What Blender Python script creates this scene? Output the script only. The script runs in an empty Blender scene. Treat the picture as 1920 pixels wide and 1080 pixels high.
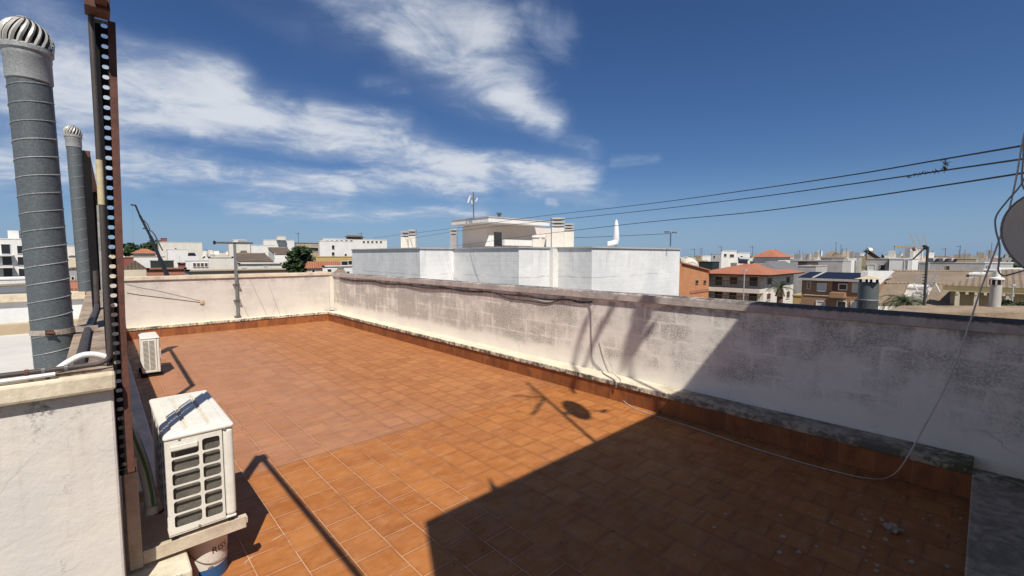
import bpy, bmesh, math, random
from mathutils import Vector, Matrix, noise as mnoise
random.seed(7)
R = math.radians
scn = bpy.context.scene
col = scn.collection

# ------------------------------------------------------------------ camera
EYE = Vector((0, 0, 2.0))
FPX = 832.0
PITCH = math.atan(60 / FPX); YAW = R(43.0)
FW = Vector((math.sin(YAW) * math.cos(PITCH), math.cos(YAW) * math.cos(PITCH), -math.sin(PITCH)))
RT = Vector((math.cos(YAW), -math.sin(YAW), 0)); UP = RT.cross(FW)
cam_d = bpy.data.cameras.new('camera'); cam = bpy.data.objects.new('camera', cam_d); col.objects.link(cam)
cam.location = EYE
cam.rotation_euler = Matrix((RT, UP, -FW)).transposed().to_euler()
cam_d.sensor_width = 36; cam_d.lens = 36 * FPX / 1920
cam_d.clip_start = 0.05; cam_d.clip_end = 20000
scn.camera = cam

# survey helpers: sight line of a photo point, met at a chosen distance or on a chosen plane
def ray(px, py): return FW + RT * ((px - 960) / FPX) - UP * ((py - 540) / FPX)
def at(px, py, d): return EYE + ray(px, py) * d
def onx(px, py, x): r = ray(px, py); return EYE + r * (x / r.x)
def ony(px, py, y): r = ray(px, py); return EYE + r * (y / r.y)
def onz(px, py, z): r = ray(px, py); return EYE + r * ((z - 2.0) / r.z)

# ------------------------------------------------------------------ materials
def nt(mat): return mat.node_tree.nodes, mat.node_tree.links
class NB:
    """tiny node helper"""
    def __init__(s, tree): s.n = tree.nodes; s.l = tree.links
    def new(s, t, **k):
        x = s.n.new(t)
        for a, b in k.items(): setattr(x, a, b)
        return x
    def put(s, sock, v):
        if isinstance(v, bpy.types.NodeSocket): s.l.new(v, sock)
        else: sock.default_value = v
    def m(s, op, a, b=0.0, c=0.0, clamp=False):
        x = s.new('ShaderNodeMath', operation=op, use_clamp=clamp)
        s.put(x.inputs[0], a); s.put(x.inputs[1], b); s.put(x.inputs[2], c); return x.outputs[0]
    def mixc(s, f, a, b, mode='MIX'):
        x = s.new('ShaderNodeMix', data_type='RGBA', blend_type=mode)
        s.put(x.inputs[0], f); s.put(x.inputs[6], a if isinstance(a, bpy.types.NodeSocket) else (*a[:3], 1)); s.put(x.inputs[7], b if isinstance(b, bpy.types.NodeSocket) else (*b[:3], 1)); return x.outputs[2]
    def noise(s, vec, scale, detail=4, rough=.55, dist=0.0):
        x = s.new('ShaderNodeTexNoise'); s.put(x.inputs['Vector'], vec)
        x.inputs['Scale'].default_value = scale; x.inputs['Detail'].default_value = detail
        x.inputs['Roughness'].default_value = rough; x.inputs['Distortion'].default_value = dist
        return x.outputs['Fac']
    def ss(s, v, a, b, lo=0.0, hi=1.0):
        x = s.new('ShaderNodeMapRange', interpolation_type='SMOOTHSTEP')
        s.put(x.inputs[0], v); x.inputs[1].default_value = a; x.inputs[2].default_value = b
        x.inputs[3].default_value = lo; x.inputs[4].default_value = hi; return x.outputs[0]
    def comb(s, x, y, z=0.0):
        c = s.new('ShaderNodeCombineXYZ'); s.put(c.inputs[0], x); s.put(c.inputs[1], y); s.put(c.inputs[2], z); return c.outputs[0]
    def pos(s):
        g = s.new('ShaderNodeNewGeometry'); p = s.new('ShaderNodeSeparateXYZ'); s.l.new(g.outputs['Position'], p.inputs[0])
        q = s.new('ShaderNodeSeparateXYZ'); s.l.new(g.outputs['True Normal'], q.inputs[0])
        return g.outputs['Position'], p.outputs, q.outputs
MATS = {}
def base_mat(name, rough=.8, metal=0.0):
    m = bpy.data.materials.new(name); m.use_nodes = True
    b = m.node_tree.nodes['Principled BSDF']; b.inputs['Roughness'].default_value = rough; b.inputs['Metallic'].default_value = metal
    return m, b, NB(m.node_tree)
def P(name, color, rough=.8, metal=0.0, var=.25, scale=3.0, bump=0.0, dirt=None, spec=None, streak=0.0):
    """painted / plastered / metal surface with procedural wear"""
    if name in MATS: return MATS[name]
    m, b, k = base_mat(name, rough, metal)
    tc = k.new('ShaderNodeTexCoord').outputs['Object']
    n1 = k.noise(tc, scale, 6, .6); n2 = k.noise(tc, scale * 9, 3, .6)
    f = k.m('ADD', k.m('MULTIPLY', n1, .65), k.m('MULTIPLY', n2, .35))
    f = k.ss(f, .35, .68)
    d = dirt or tuple(c * (1 - var) for c in color)
    c = k.mixc(f, color, d)
    if streak:
        sp = k.new('ShaderNodeSeparateXYZ'); k.l.new(tc, sp.inputs[0])
        sv = k.comb(k.m('MULTIPLY', k.m('ADD', sp.outputs[0], sp.outputs[1]), 5.0), 0.0, k.m('MULTIPLY', sp.outputs[2], .35))
        st = k.ss(k.noise(sv, 1.0, 5, .65), .5, .75, 0, streak)
        c = k.mixc(st, c, tuple(x * .45 for x in color))
    k.l.new(c, b.inputs['Base Color'])
    if spec is not None: b.inputs['Specular IOR Level'].default_value = spec
    if bump:
        bp = k.new('ShaderNodeBump'); bp.inputs['Strength'].default_value = bump; bp.inputs['Distance'].default_value = .02
        k.l.new(k.m('ADD', n1, k.m('MULTIPLY', n2, .5)), bp.inputs['Height']); k.l.new(bp.outputs[0], b.inputs['Normal'])
    MATS[name] = m; return m

def mat_floor():
    m, b, k = base_mat('terracotta_floor_tiles', .6); b.inputs['Specular IOR Level'].default_value = .18
    P_, p, n = k.pos()
    wob = k.noise(P_, 3.0, 2)
    v = k.comb(k.m('ADD', p[1], .06), k.m('ADD', k.m('ADD', p[0], -.134), k.m('MULTIPLY', k.m('SUBTRACT', wob, .5), .006)))
    def brick(ms, sm, c1, c2, mo):
        x = k.new('ShaderNodeTexBrick'); x.offset = .43; x.offset_frequency = 2
        k.l.new(v, x.inputs['Vector']); x.inputs['Scale'].default_value = 1
        x.inputs['Color1'].default_value = (*c1, 1); x.inputs['Color2'].default_value = (*c2, 1); x.inputs['Mortar'].default_value = (*mo, 1)
        x.inputs['Mortar Size'].default_value = ms; x.inputs['Mortar Smooth'].default_value = sm
        x.inputs['Brick Width'].default_value = .263; x.inputs['Row Height'].default_value = .251; x.inputs['Bias'].default_value = 0
        return x
    t = brick(.0027, .25, (0, 0, 0), (1, 1, 1), (.5, .5, .5)); e = brick(.035, 1.0, (0, 0, 0), (0, 0, 0), (1, 1, 1))
    sc = k.new('ShaderNodeSeparateColor'); k.l.new(t.outputs['Color'], sc.inputs[0]); tr = sc.outputs[0]
    near = k.mixc(tr, (.43, .163, .042), (.335, .114, .028))
    far = k.mixc(tr, (.41, .20, .115), (.34, .16, .088))
    big = k.noise(P_, .35, 3)
    warm = k.ss(k.m('ADD', p[0], k.m('MULTIPLY', big, 1.6)), 2.6, 4.2)
    far = k.mixc(k.m('MULTIPLY', warm, .75), far, near)
    zone = k.ss(p[1], 4.505, 4.515)
    c = k.mixc(zone, near, far)
    cl = k.ss(k.noise(P_, 6.5, 5, .62, .6), .36, .66)
    c = k.mixc(k.m('MULTIPLY', cl, .38), c, (.50, .215, .078))
    c = k.mixc(k.ss(k.noise(P_, 1.1, 4, .6), .48, .75, 0, .35), c, (.24, .095, .045))
    c = k.mixc(k.m('MULTIPLY', e.outputs['Fac'], k.m('ADD', .10, k.m('MULTIPLY', k.noise(P_, 2.3, 3), .55))), c, (.24, .085, .03))
    c = k.mixc(k.ss(k.noise(P_, 60, 2, .6), .62, .72, 0, .3), c, (.2, .08, .035))
    stv = k.noise(k.comb(k.m('MULTIPLY', p[0], 5.0), k.m('MULTIPLY', p[1], 17.0), 7.7), 1.0, 5, .68, .4)
    c = k.mixc(k.ss(stv, .50, .72, 0, .30), c, (.24, .095, .04))
    c = k.mixc(k.ss(stv, .50, .30, 0, .30), c, (.52, .27, .13))
    # grout: pale sandy near the left wall, dirty brown on the right
    gm = k.ss(k.m('ADD', k.m('MULTIPLY', p[0], .30), k.noise(P_, 1.3, 3)), .98, 1.4)
    gr = k.mixc(gm, (.62, .38, .23), (.20, .088, .042))
    gr = k.mixc(k.ss(k.noise(P_, 4, 3), .5, .65, 0, .75), gr, (.34, .15, .075))
    c = k.mixc(k.m('MULTIPLY', t.outputs['Fac'], .95), c, gr)
    # efflorescence scratches
    ef = k.m('MULTIPLY', k.ss(k.noise(k.comb(k.m('MULTIPLY', p[0], 1.2), k.m('MULTIPLY', p[1], 2.2), 3.1), 2.1, 7, .7, 1.6), .655, .70), .55)
    ef = k.m('MULTIPLY', ef, k.ss(p[0], 2.6, 1.2))
    c = k.mixc(ef, c, (.62, .5, .4))
    # dust in the shaded corner
    c = k.mixc(k.ss(k.noise(P_, 9, 6, .7), .58, .72, 0, .22), c, (.42, .30, .22))
    # expansion joint
    jw = k.m('ADD', k.m('MULTIPLY', k.m('SUBTRACT', k.noise(P_, 5, 4), .5), .012), 4.51)
    jd = k.m('ABSOLUTE', k.m('SUBTRACT', p[1], jw))
    j = k.m('MULTIPLY', k.ss(jd, .009, .004), k.ss(p[0], 1.0, 1.15))
    c = k.mixc(k.m('MULTIPLY', j, .85), c, (.13, .11, .085))
    k.l.new(c, b.inputs['Base Color'])
    bp = k.new('ShaderNodeBump'); bp.inputs['Strength'].default_value = .35; bp.inputs['Distance'].default_value = .004
    h = k.m('ADD', k.m('MULTIPLY', t.outputs['Fac'], -.6), k.m('MULTIPLY', k.noise(P_, 14, 3), .6))
    k.l.new(h, bp.inputs['Height']); k.l.new(bp.outputs[0], b.inputs['Normal'])
    k.l.new(k.ss(k.noise(P_, 5, 4), .3, .7, .42, .7), b.inputs['Roughness'])
    return m

def mat_skirt():
    m, b, k = base_mat('terracotta_skirting_tiles', .6)
    P_, p, n = k.pos()
    x = k.new('ShaderNodeTexBrick'); x.offset = 0
    k.l.new(k.comb(k.m('ADD', p[1], p[0]), k.m('ADD', p[2], .5)), x.inputs['Vector']); x.inputs['Scale'].default_value = 1
    for a, v in (('Color1', (.36, .125, .034, 1)), ('Color2', (.25, .08, .024, 1)), ('Mortar', (.3, .16, .09, 1))): x.inputs[a].default_value = v
    x.inputs['Mortar Size'].default_value = .003; x.inputs['Brick Width'].default_value = .263; x.inputs['Row Height'].default_value = 3.0
    c = k.mixc(k.ss(k.noise(k.comb(k.m('MULTIPLY', k.m('ADD', p[1], p[0]), 6), 0.0, k.m('MULTIPLY', p[2], 3)), 1.5, 5, .65), .4, .7, 0, .7), x.outputs['Color'], (.12, .045, .02))
    k.l.new(c, b.inputs['Base Color']); return m

def mat_stained(name='stained_white_render', strength=1.0, base=(.89, .83, .735), axis=1, band=True):
    """old white render with black mildew over ghosted blocks"""
    m, b, k = base_mat(name, .92)
    P_, p, n = k.pos()
    u = p[axis]; z = p[2]
    uv = k.comb(u, z)
    n1 = k.noise(k.comb(u, k.m('MULTIPLY', z, 1.5), 2.3), 1.15, 8, .66)
    n2 = k.noise(k.comb(k.m('MULTIPLY', u, 9.0), k.m('MULTIPLY', z, 1.1), 1.7), 1.0, 6, .7)
    n3 = k.noise(k.comb(u, z, 5.5), 4.0, 6, .7)
    br = k.new('ShaderNodeTexBrick'); br.offset = .5
    wv = k.comb(k.m('ADD', u, k.m('MULTIPLY', n3, .09)), k.m('ADD', z, k.m('MULTIPLY', n1, .10)))
    k.l.new(wv, br.inputs['Vector']); br.inputs['Scale'].default_value = 1
    br.inputs['Color1'].default_value = (0, 0, 0, 1); br.inputs['Color2'].default_value = (1, 1, 1, 1); br.inputs['Mortar'].default_value = (.5, .5, .5, 1)
    br.inputs['Mortar Size'].default_value = .024; br.inputs['Mortar Smooth'].default_value = 1.0; br.inputs['Brick Width'].default_value = .46; br.inputs['Row Height'].default_value = .235
    sc = k.new('ShaderNodeSeparateColor'); k.l.new(br.outputs['Color'], sc.inputs[0])
    far = k.ss(u, 2.2, 7.5)                       # streaky at the far end, blotchy nearer
    f = k.m('ADD', k.m('MULTIPLY', n1, .50), k.m('MULTIPLY', n3, .26))
    f = k.m('ADD', f, k.m('MULTIPLY', sc.outputs[0], .03))
    f = k.m('ADD', f, k.m('MULTIPLY', n2, k.ss(u, 2.0, 8.0, .18, .36)))
    f = k.m('ADD', f, k.ss(u, 2.0, 6.0, 0.005, -.015))
    f = k.m('SUBTRACT', f, k.m('MULTIPLY', br.outputs['Fac'], k.m('MULTIPLY', k.ss(k.noise(uv, 2.2, 4, .6), .40, .62), .10)))
    st = k.ss(f, .395, .60)
    zz = k.m('ADD', z, k.m('MULTIPLY', k.m('SUBTRACT', n1, .5), .35))
    zm = k.m('MULTIPLY', k.ss(zz, .44, .60), k.ss(zz, 1.42, 1.22, .45, 1.0)) if band else k.ss(zz, .3, .7)
    gr = k.ss(k.noise(uv, 48, 5, .78), .38, .60, .18, 1.0)
    st = k.m('MULTIPLY', k.m('MULTIPLY', st, zm), gr)
    bc = k.mixc(k.ss(k.noise(uv, 1.7, 5), .4, .7, 0, .5), base, tuple(x * .86 for x in base))
    c = k.mixc(k.m('MULTIPLY', st, .84 * strength), bc, (.215, .20, .165))
    # dark drips below the coping
    dr = k.m('MULTIPLY', k.ss(k.m('ADD', z, k.m('MULTIPLY', n2, .25)), 1.36, 1.47), k.ss(n3, .42, .62))
    c = k.mixc(k.m('MULTIPLY', dr, .6 * strength), c, (.10, .09, .08))
    # fine cracks
    vo = k.new('ShaderNodeTexVoronoi', feature='DISTANCE_TO_EDGE'); k.l.new(k.comb(k.m('ADD', u, k.m('MULTIPLY', n3, .3)), k.m('ADD', z, k.m('MULTIPLY', n1, .3))), vo.inputs['Vector']); vo.inputs['Scale'].default_value = 1.1
    c = k.mixc(k.m('MULTIPLY', k.ss(vo.outputs[0], .006, .001), k.ss(n1, .45, .6, 0, .45)), c, (.2, .18, .16))
    k.l.new(c, b.inputs['Base Color'])
    bp = k.new('ShaderNodeBump'); bp.inputs['Strength'].default_value = .5; bp.inputs['Distance'].default_value = .012
    k.l.new(k.m('ADD', k.m('MULTIPLY', n3, .7), k.m('MULTIPLY', k.noise(uv, 40, 4, .6), .4)), bp.inputs['Height']); k.l.new(bp.outputs[0], b.inputs['Normal'])
    return m

def mat_ledge(name, mode):
    """cement ledge / coping: cream top, black lichen on the drip edge, darker and mossy toward the shaded end"""
    m, b, k = base_mat(name, .93)
    P_, p, n = k.pos()
    n1 = k.noise(P_, 3.2, 7, .68); n2 = k.noise(P_, 17, 5, .7); n3 = k.noise(P_, .9, 3)
    cream = (.74, .66, .50) if mode == 'ledge' else (.60, .52, .46)
    c = k.mixc(k.ss(n1, .35, .7), cream, tuple(x * .78 for x in cream))
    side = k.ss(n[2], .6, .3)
    f = k.m('ADD', k.m('MULTIPLY', n2, .55), k.m('MULTIPLY', n1, .45))
    if mode == 'ledge':
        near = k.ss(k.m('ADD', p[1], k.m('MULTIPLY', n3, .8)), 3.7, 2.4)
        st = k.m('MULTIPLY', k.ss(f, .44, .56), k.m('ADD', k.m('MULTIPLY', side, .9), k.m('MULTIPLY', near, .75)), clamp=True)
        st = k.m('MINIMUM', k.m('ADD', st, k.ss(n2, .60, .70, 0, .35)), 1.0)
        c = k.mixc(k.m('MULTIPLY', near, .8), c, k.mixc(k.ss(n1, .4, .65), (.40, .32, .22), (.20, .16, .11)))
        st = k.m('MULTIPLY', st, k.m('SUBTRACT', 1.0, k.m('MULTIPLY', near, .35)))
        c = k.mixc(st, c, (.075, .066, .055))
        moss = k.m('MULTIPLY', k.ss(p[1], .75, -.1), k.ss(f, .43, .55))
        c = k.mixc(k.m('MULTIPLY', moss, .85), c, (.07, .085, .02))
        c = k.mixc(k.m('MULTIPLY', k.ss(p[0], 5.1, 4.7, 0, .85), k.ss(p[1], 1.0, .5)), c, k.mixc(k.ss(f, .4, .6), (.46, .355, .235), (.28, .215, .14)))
    else:
        top = k.ss(n[2], .3, .7)
        st = k.m('MULTIPLY', k.ss(f, .40, .56), k.m('ADD', .18, k.m('MULTIPLY', top, .8)), clamp=True)
        c = k.mixc(st, c, (.07, .062, .055))
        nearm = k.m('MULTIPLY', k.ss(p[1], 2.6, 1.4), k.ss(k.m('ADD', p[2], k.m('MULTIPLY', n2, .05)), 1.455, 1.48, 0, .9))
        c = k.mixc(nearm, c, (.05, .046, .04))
    k.l.new(c, b.inputs['Base Color'])
    bp = k.new('ShaderNodeBump'); bp.inputs['Strength'].default_value = .7; bp.inputs['Distance'].default_value = .015
    k.l.new(k.m('ADD', n1, k.m('MULTIPLY', n2, .6)), bp.inputs['Height']); k.l.new(bp.outputs[0], b.inputs['Normal'])
    return m

def mat_galv(name, base=(.105, .12, .127)):
    m, b, k = base_mat(name, .62, .15)
    tc = k.new('ShaderNodeTexCoord').outputs['Object']
    vo = k.new('ShaderNodeTexVoronoi'); k.l.new(tc, vo.inputs['Vector']); vo.inputs['Scale'].default_value = 130
    sc = k.new('ShaderNodeSeparateColor'); k.l.new(vo.outputs['Color'], sc.inputs[0])
    c = k.mixc(k.m('MULTIPLY', sc.outputs[0], .6), tuple(x * .78 for x in base), tuple(min(1, x * 1.5) for x in base))
    c = k.mixc(k.ss(k.noise(tc, 4, 5), .45, .7, 0, .35), c, tuple(x * .75 for x in base))
    k.l.new(c, b.inputs['Base Color']); return m

def mat_rooftile(name, c1, c2, mo):
    m, b, k = base_mat(name, .85)
    tc = k.new('ShaderNodeTexCoord').outputs['Object']
    sp = k.new('ShaderNodeSeparateXYZ'); k.l.new(tc, sp.inputs[0])
    n1 = k.noise(tc, .6, 6, .65); n2 = k.noise(tc, 6, 4, .7)
    _, p, n = k.pos()
    hl = k.m('SQRT', k.m('ADD', k.m('ADD', k.m('MULTIPLY', n[0], n[0]), k.m('MULTIPLY', n[1], n[1])), 1e-5))
    u = k.m('DIVIDE', k.m('SUBTRACT', k.m('MULTIPLY', p[1], n[0]), k.m('MULTIPLY', p[0], n[1])), hl)
    w = k.m('SINE', k.m('MULTIPLY', u, 2 * math.pi / .27)); w = k.ss(w, -.9, .5)
    z = k.m('SINE', k.m('MULTIPLY', sp.outputs[2], 2 * math.pi / .16))
    c = k.mixc(k.ss(n1, .35, .66), c1, c2)
    c = k.mixc(k.ss(n2, .45, .7, 0, .6), c, mo)
    c = k.mixc(k.m('MULTIPLY', k.m('SUBTRACT', 1.0, w), .5), c, tuple(x * .3 for x in mo))
    c = k.mixc(k.ss(z, .7, 1.0, 0, .25), c, tuple(x * .5 for x in mo))
    k.l.new(c, b.inputs['Base Color']); 
    bp = k.new('ShaderNodeBump'); bp.inputs['Strength'].default_value = .5; bp.inputs['Distance'].default_value = .05
    k.l.new(w, bp.inputs['Height']); k.l.new(bp.outputs[0], b.inputs['Normal']); return m

def mat_brick(name, c1, c2, mo, w=.25, h=.075):
    m, b, k = base_mat(name, .9)
    P_, p, n = k.pos()
    x = k.new('ShaderNodeTexBrick'); k.l.new(k.comb(k.m('ADD', p[0], p[1]), p[2]), x.inputs['Vector']); x.inputs['Scale'].default_value = 1
    for a, v in (('Color1', (*c1, 1)), ('Color2', (*c2, 1)), ('Mortar', (*mo, 1))): x.inputs[a].default_value = v
    x.inputs['Mortar Size'].default_value = .008; x.inputs['Brick Width'].default_value = w; x.inputs['Row Height'].default_value = h
    c = k.mixc(k.ss(k.noise(P_, .8, 6), .4, .7, 0, .4), x.outputs['Color'], tuple(a * .65 for a in c1))
    k.l.new(c, b.inputs['Base Color']); return m

def mat_nearwall():
    m, b, k = base_mat('rough_white_render', .95)
    P_, p, n = k.pos(); uv = k.comb(p[0], p[2], 1.2)
    n1 = k.noise(uv, 1.5, 7, .62); n2 = k.noise(uv, 6, 6, .65); n3 = k.noise(uv, 40, 4, .7)
    c = k.mixc(k.ss(n1, .35, .65), (.73, .665, .585), (.63, .585, .545))
    c = k.mixc(k.ss(n2, .52, .72, 0, .35), c, (.78, .72, .64))
    hi = k.ss(p[2], .95, 1.33)
    sp_ = k.m('MULTIPLY', k.ss(k.noise(uv, 3.2, 6, .75), .53, .68), k.m('MULTIPLY', hi, k.ss(n3, .46, .58)))
    c = k.mixc(k.m('MULTIPLY', sp_, .8), c, (.13, .115, .095))
    dr = k.m('MULTIPLY', k.ss(k.noise(k.comb(k.m('MULTIPLY', p[0], 12), k.m('MULTIPLY', p[2], .7)), 1.0, 5, .65), .52, .74, 0, .5), k.ss(p[2], .5, 1.35))
    c = k.mixc(dr, c, (.42, .36, .29))
    vo = k.new('ShaderNodeTexVoronoi', feature='DISTANCE_TO_EDGE'); k.l.new(k.comb(k.m('ADD', p[0], k.m('MULTIPLY', n2, .25)), k.m('ADD', p[2], k.m('MULTIPLY', n1, .4))), vo.inputs['Vector']); vo.inputs['Scale'].default_value = 2.2
    c = k.mixc(k.m('MULTIPLY', k.ss(vo.outputs[0], .007, .001), k.ss(n1, .47, .58, 0, .55)), c, (.3, .26, .22))
    k.l.new(c, b.inputs['Base Color'])
    bp = k.new('ShaderNodeBump'); bp.inputs['Strength'].default_value = .5; bp.inputs['Distance'].default_value = .012
    k.l.new(k.m('ADD', k.m('ADD', n1, k.m('MULTIPLY', n2, .7)), k.m('MULTIPLY', n3, .22)), bp.inputs['Height']); k.l.new(bp.outputs[0], b.inputs['Normal'])
    return m

def mat_block():
    """white painted render over block courses: patchy repainting, drips under the coping, hairline cracks"""
    m, b, k = base_mat('painted_block_wall', .92)
    P_, p, n = k.pos(); u = k.m('ADD', p[0], p[1]); uv = k.comb(u, p[2])
    n1 = k.noise(P_, .55, 7, .65); n2 = k.noise(P_, 2.6, 6, .65)
    c = k.mixc(k.ss(n1, .38, .62), (.81, .795, .765), (.70, .695, .68))
    c = k.mixc(k.ss(k.noise(k.comb(k.m('MULTIPLY', u, .5), k.m('MULTIPLY', p[2], 3.5)), 1.4, 5, .6), .5, .68, 0, .25), c, (.68, .68, .67))
    dr = k.m('MULTIPLY', k.ss(k.noise(k.comb(k.m('MULTIPLY', u, 4.5), k.m('MULTIPLY', p[2], .25)), 1.0, 5, .7), .5, .72, 0, .7), k.ss(k.m('ADD', p[2], k.m('MULTIPLY', n2, 1.5)), 1.6, 3.2))
    c = k.mixc(dr, c, (.40, .38, .35))
    br = k.new('ShaderNodeTexBrick'); k.l.new(k.comb(u, k.m('ADD', p[2], k.m('MULTIPLY', n2, .05))), br.inputs['Vector']); br.inputs['Scale'].default_value = 1; br.inputs['Mortar Size'].default_value = .02; br.inputs['Mortar Smooth'].default_value = 1; br.inputs['Brick Width'].default_value = .5; br.inputs['Row Height'].default_value = .25
    c = k.mixc(k.m('MULTIPLY', br.outputs['Fac'], k.ss(n2, .45, .70, 0, .10)), c, (.58, .57, .55))
    cr = k.m('ABSOLUTE', k.m('SUBTRACT', p[2], k.m('ADD', .55, k.m('ADD', k.m('MULTIPLY', k.noise(k.comb(u, 0.0), .8, 5, .7), .25), k.m('MULTIPLY', u, .012)))))
    c = k.mixc(k.m('MULTIPLY', k.ss(cr, .03, .008), k.ss(n1, .4, .55, 0, .6)), c, (.36, .35, .33))
    k.l.new(c, b.inputs['Base Color'])
    bp = k.new('ShaderNodeBump'); bp.inputs['Strength'].default_value = .6; bp.inputs['Distance'].default_value = .03
    k.l.new(k.m('ADD', n2, k.m('MULTIPLY', br.outputs['Fac'], -.12)), bp.inputs['Height']); k.l.new(bp.outputs[0], b.inputs['Normal'])
    return m

def mat_leaf(name, c1, c2):
    m, b, k = base_mat(name, .6)
    g = k.new('ShaderNodeNewGeometry')
    n = k.noise(g.outputs['Position'], 1.2, 4, .7)
    ri = k.ss(n, .35, .65)
    c = k.mixc(ri, c1, c2); k.l.new(c, b.inputs['Base Color']); b.inputs['Specular IOR Level'].default_value = .25
    return m

M = dict(
    floor=mat_floor(), skirt=mat_skirt(), stained=mat_stained(), ledge=mat_ledge('mildewed_cement_ledge', 'ledge'), coping=mat_ledge('mildewed_cement_coping', 'coping'),
    farwall=mat_stained('weathered_cream_render', .42, (.66, .605, .535), 0, False),
    nearwall=mat_nearwall(), blockwall=mat_block(),
    roofside=P('pale_grey_render', (.70, .73, .74), .95, var=.12, scale=1.6, bump=.25),
    copdirty=P('dirty_brown_coping', (.43, .33, .24), .95, scale=4, bump=.5, dirt=(.15, .105, .075)),
    copcream=P('cream_coping', (.74, .645, .49), .9, scale=3, bump=.35, dirt=(.50, .40, .28), streak=.35),
    galv=mat_galv('galvanised_sheet'), galvlight=mat_galv('bright_galvanised_sheet', (.30, .31, .31)),
    vane=P('turbine_vane_aluminium', (.62, .59, .52), .45, .25, var=.25, scale=20),
    dark=P('black_paint', (.014, .013, .013), .75, var=.3, spec=.12), black=P('black_plastic', (.012, .012, .012), .5, var=.3),
    rust=P('red_brown_rusted_steel', (.155, .062, .042), .75, .1, scale=14, dirt=(.085, .035, .026), bump=.2),
    pipe=P('brown_grey_pipe', (.075, .06, .056), .6, var=.4, scale=9), greypipe=P('grey_steel_pipe', (.19, .2, .2), .5, .5, var=.3, scale=9),
    whitepvc=P('white_plastic', (.80, .79, .76), .45, var=.12, scale=8), tape=P('yellowed_tape', (.62, .52, .30), .8, scale=18, dirt=(.42, .36, .24)),
    acwhite=P('white_enamel', (.80, .77, .69), .5, var=.1, scale=5, dirt=(.68, .64, .55), spec=.3), accoil=P('dusty_heat_exchanger_fins', (.17, .155, .125), .8, .1, scale=12, bump=.3, dirt=(.10, .092, .078)),
    bracket=P('cream_steel_bracket', (.62, .54, .42), .6, var=.2, scale=8, dirt=(.45, .36, .26)), insul=P('foam_insulation', (.60, .58, .52), .9, scale=14, bump=.3, dirt=(.46, .43, .37)),
    green=P('green_tape', (.10, .22, .055), .7, var=.3), bucket=P('white_bucket_plastic', (.76, .71, .64), .45, scale=7, dirt=(.6, .54, .47)), blue=P('blue_label_print', (.03, .12, .30), .5, var=.25, scale=8),
    ink=P('dark_print', (.02, .015, .02), .6), cable=P('black_cable', (.02, .02, .022), .6, var=.3, scale=20), greycable=P('grey_cable', (.30, .29, .29), .6, var=.2, scale=20), whitecable=P('white_cable', (.52, .50, .46), .6, var=.2, scale=20),
    dish=P('beige_enamel_dish', (.82, .74, .62), .6, var=.08, scale=9, dirt=(.74, .66, .55), spec=.2),
    white=P('white_render', (.79, .765, .715), .9, var=.12, scale=.5, streak=.28), offwhite=P('cream_white_render', (.74, .69, .60), .9, var=.14, scale=.5, streak=.3),
    cream=P('cream_render', (.70, .60, .44), .9, var=.14, scale=.5, streak=.25), grey=P('grey_render', (.38, .37, .36), .9, var=.2, scale=.6, streak=.4),
    concrete=P('pale_concrete', (.50, .47, .44), .95, var=.25, scale=.7, streak=.4), tan=P('tan_render', (.46, .36, .24), .9, var=.25, scale=.6, streak=.4),
    yellow=P('bright_yellow_render', (.86, .64, .30), .9, var=.15, scale=.8, streak=.25), mustard=P('mustard_render', (.55, .38, .15), .9, var=.2, scale=.6), redwall=P('dark_red_render', (.26, .09, .07), .9, var=.25, scale=.6),
    orange=mat_brick('orange_brick', (.58, .24, .10), (.50, .19, .075), (.50, .30, .18)), brownbrick=mat_brick('brown_brick', (.34, .19, .10), (.27, .15, .08), (.36, .25, .17)),
    redbrick=mat_brick('red_hollow_brick', (.40, .17, .11), (.33, .13, .085), (.42, .27, .2), .33, .2),
    terra=mat_rooftile('terracotta_roof_tiles', (.50, .19, .10), (.42, .15, .08), (.36, .16, .10)), oldtile=mat_rooftile('weathered_brown_roof_tiles', (.29, .215, .145), (.19, .14, .095), (.36, .28, .19)),
    darktile=mat_rooftile('dark_brown_roof_tiles', (.15, .11, .08), (.10, .075, .055), (.2, .15, .11)), greyroof=P('grey_roof_sheet', (.16, .16, .165), .7, var=.2, scale=1.5),
    glass=P('dark_window_glass', (.025, .027, .03), .15, var=.3, spec=.6), blind=P('white_roller_blind', (.66, .63, .58), .7, var=.1), frame=P('window_frame_white', (.7, .68, .64), .6, var=.1), brownframe=P('brown_shutter', (.11, .05, .035), .7, var=.3),
    solar=P('solar_panel_glass', (.014, .015, .026), .45, var=.3, scale=2, spec=.2), alu=P('aluminium', (.55, .55, .56), .4, .7, var=.15), rail=P('dark_railing', (.05, .05, .05), .6), tarp=P('dark_green_tarp', (.02, .035, .03), .8, var=.3),
    lampw=P('pale_lamp_post', (.55, .55, .55), .5, .3), dome=P('cream_dome', (.66, .58, .44), .85, var=.12), craneblack=P('dark_crane_steel', (.02, .022, .03), .6, var=.3),
    bark=P('tree_bark', (.09, .065, .045), .95, var=.4, scale=4), palmbark=P('palm_trunk', (.19, .13, .085), .95, var=.4, scale=6),
    leafd=mat_leaf('dark_foliage', (.016, .034, .012), (.05, .085, .028)), leafp=mat_leaf('palm_foliage', (.035, .055, .022), (.10, .125, .055)), leafm=mat_leaf('grey_green_foliage', (.045, .06, .03), (.085, .10, .05)),
    canvas=P('white_canvas', (.82, .82, .80), .9, var=.08), sidelight=P('pale_white_render', (.80, .78, .745), .92, var=.11, scale=1.2, bump=.4, streak=.22),
    stone=P('grey_stone', (.42, .33, .24), .95, scale=25, bump=.5), droppings=P('whitish_droppings', (.52, .40, .28), .9, var=.35, scale=40), soil=P('dark_soil', (.03, .025, .02), .95),
)

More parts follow.
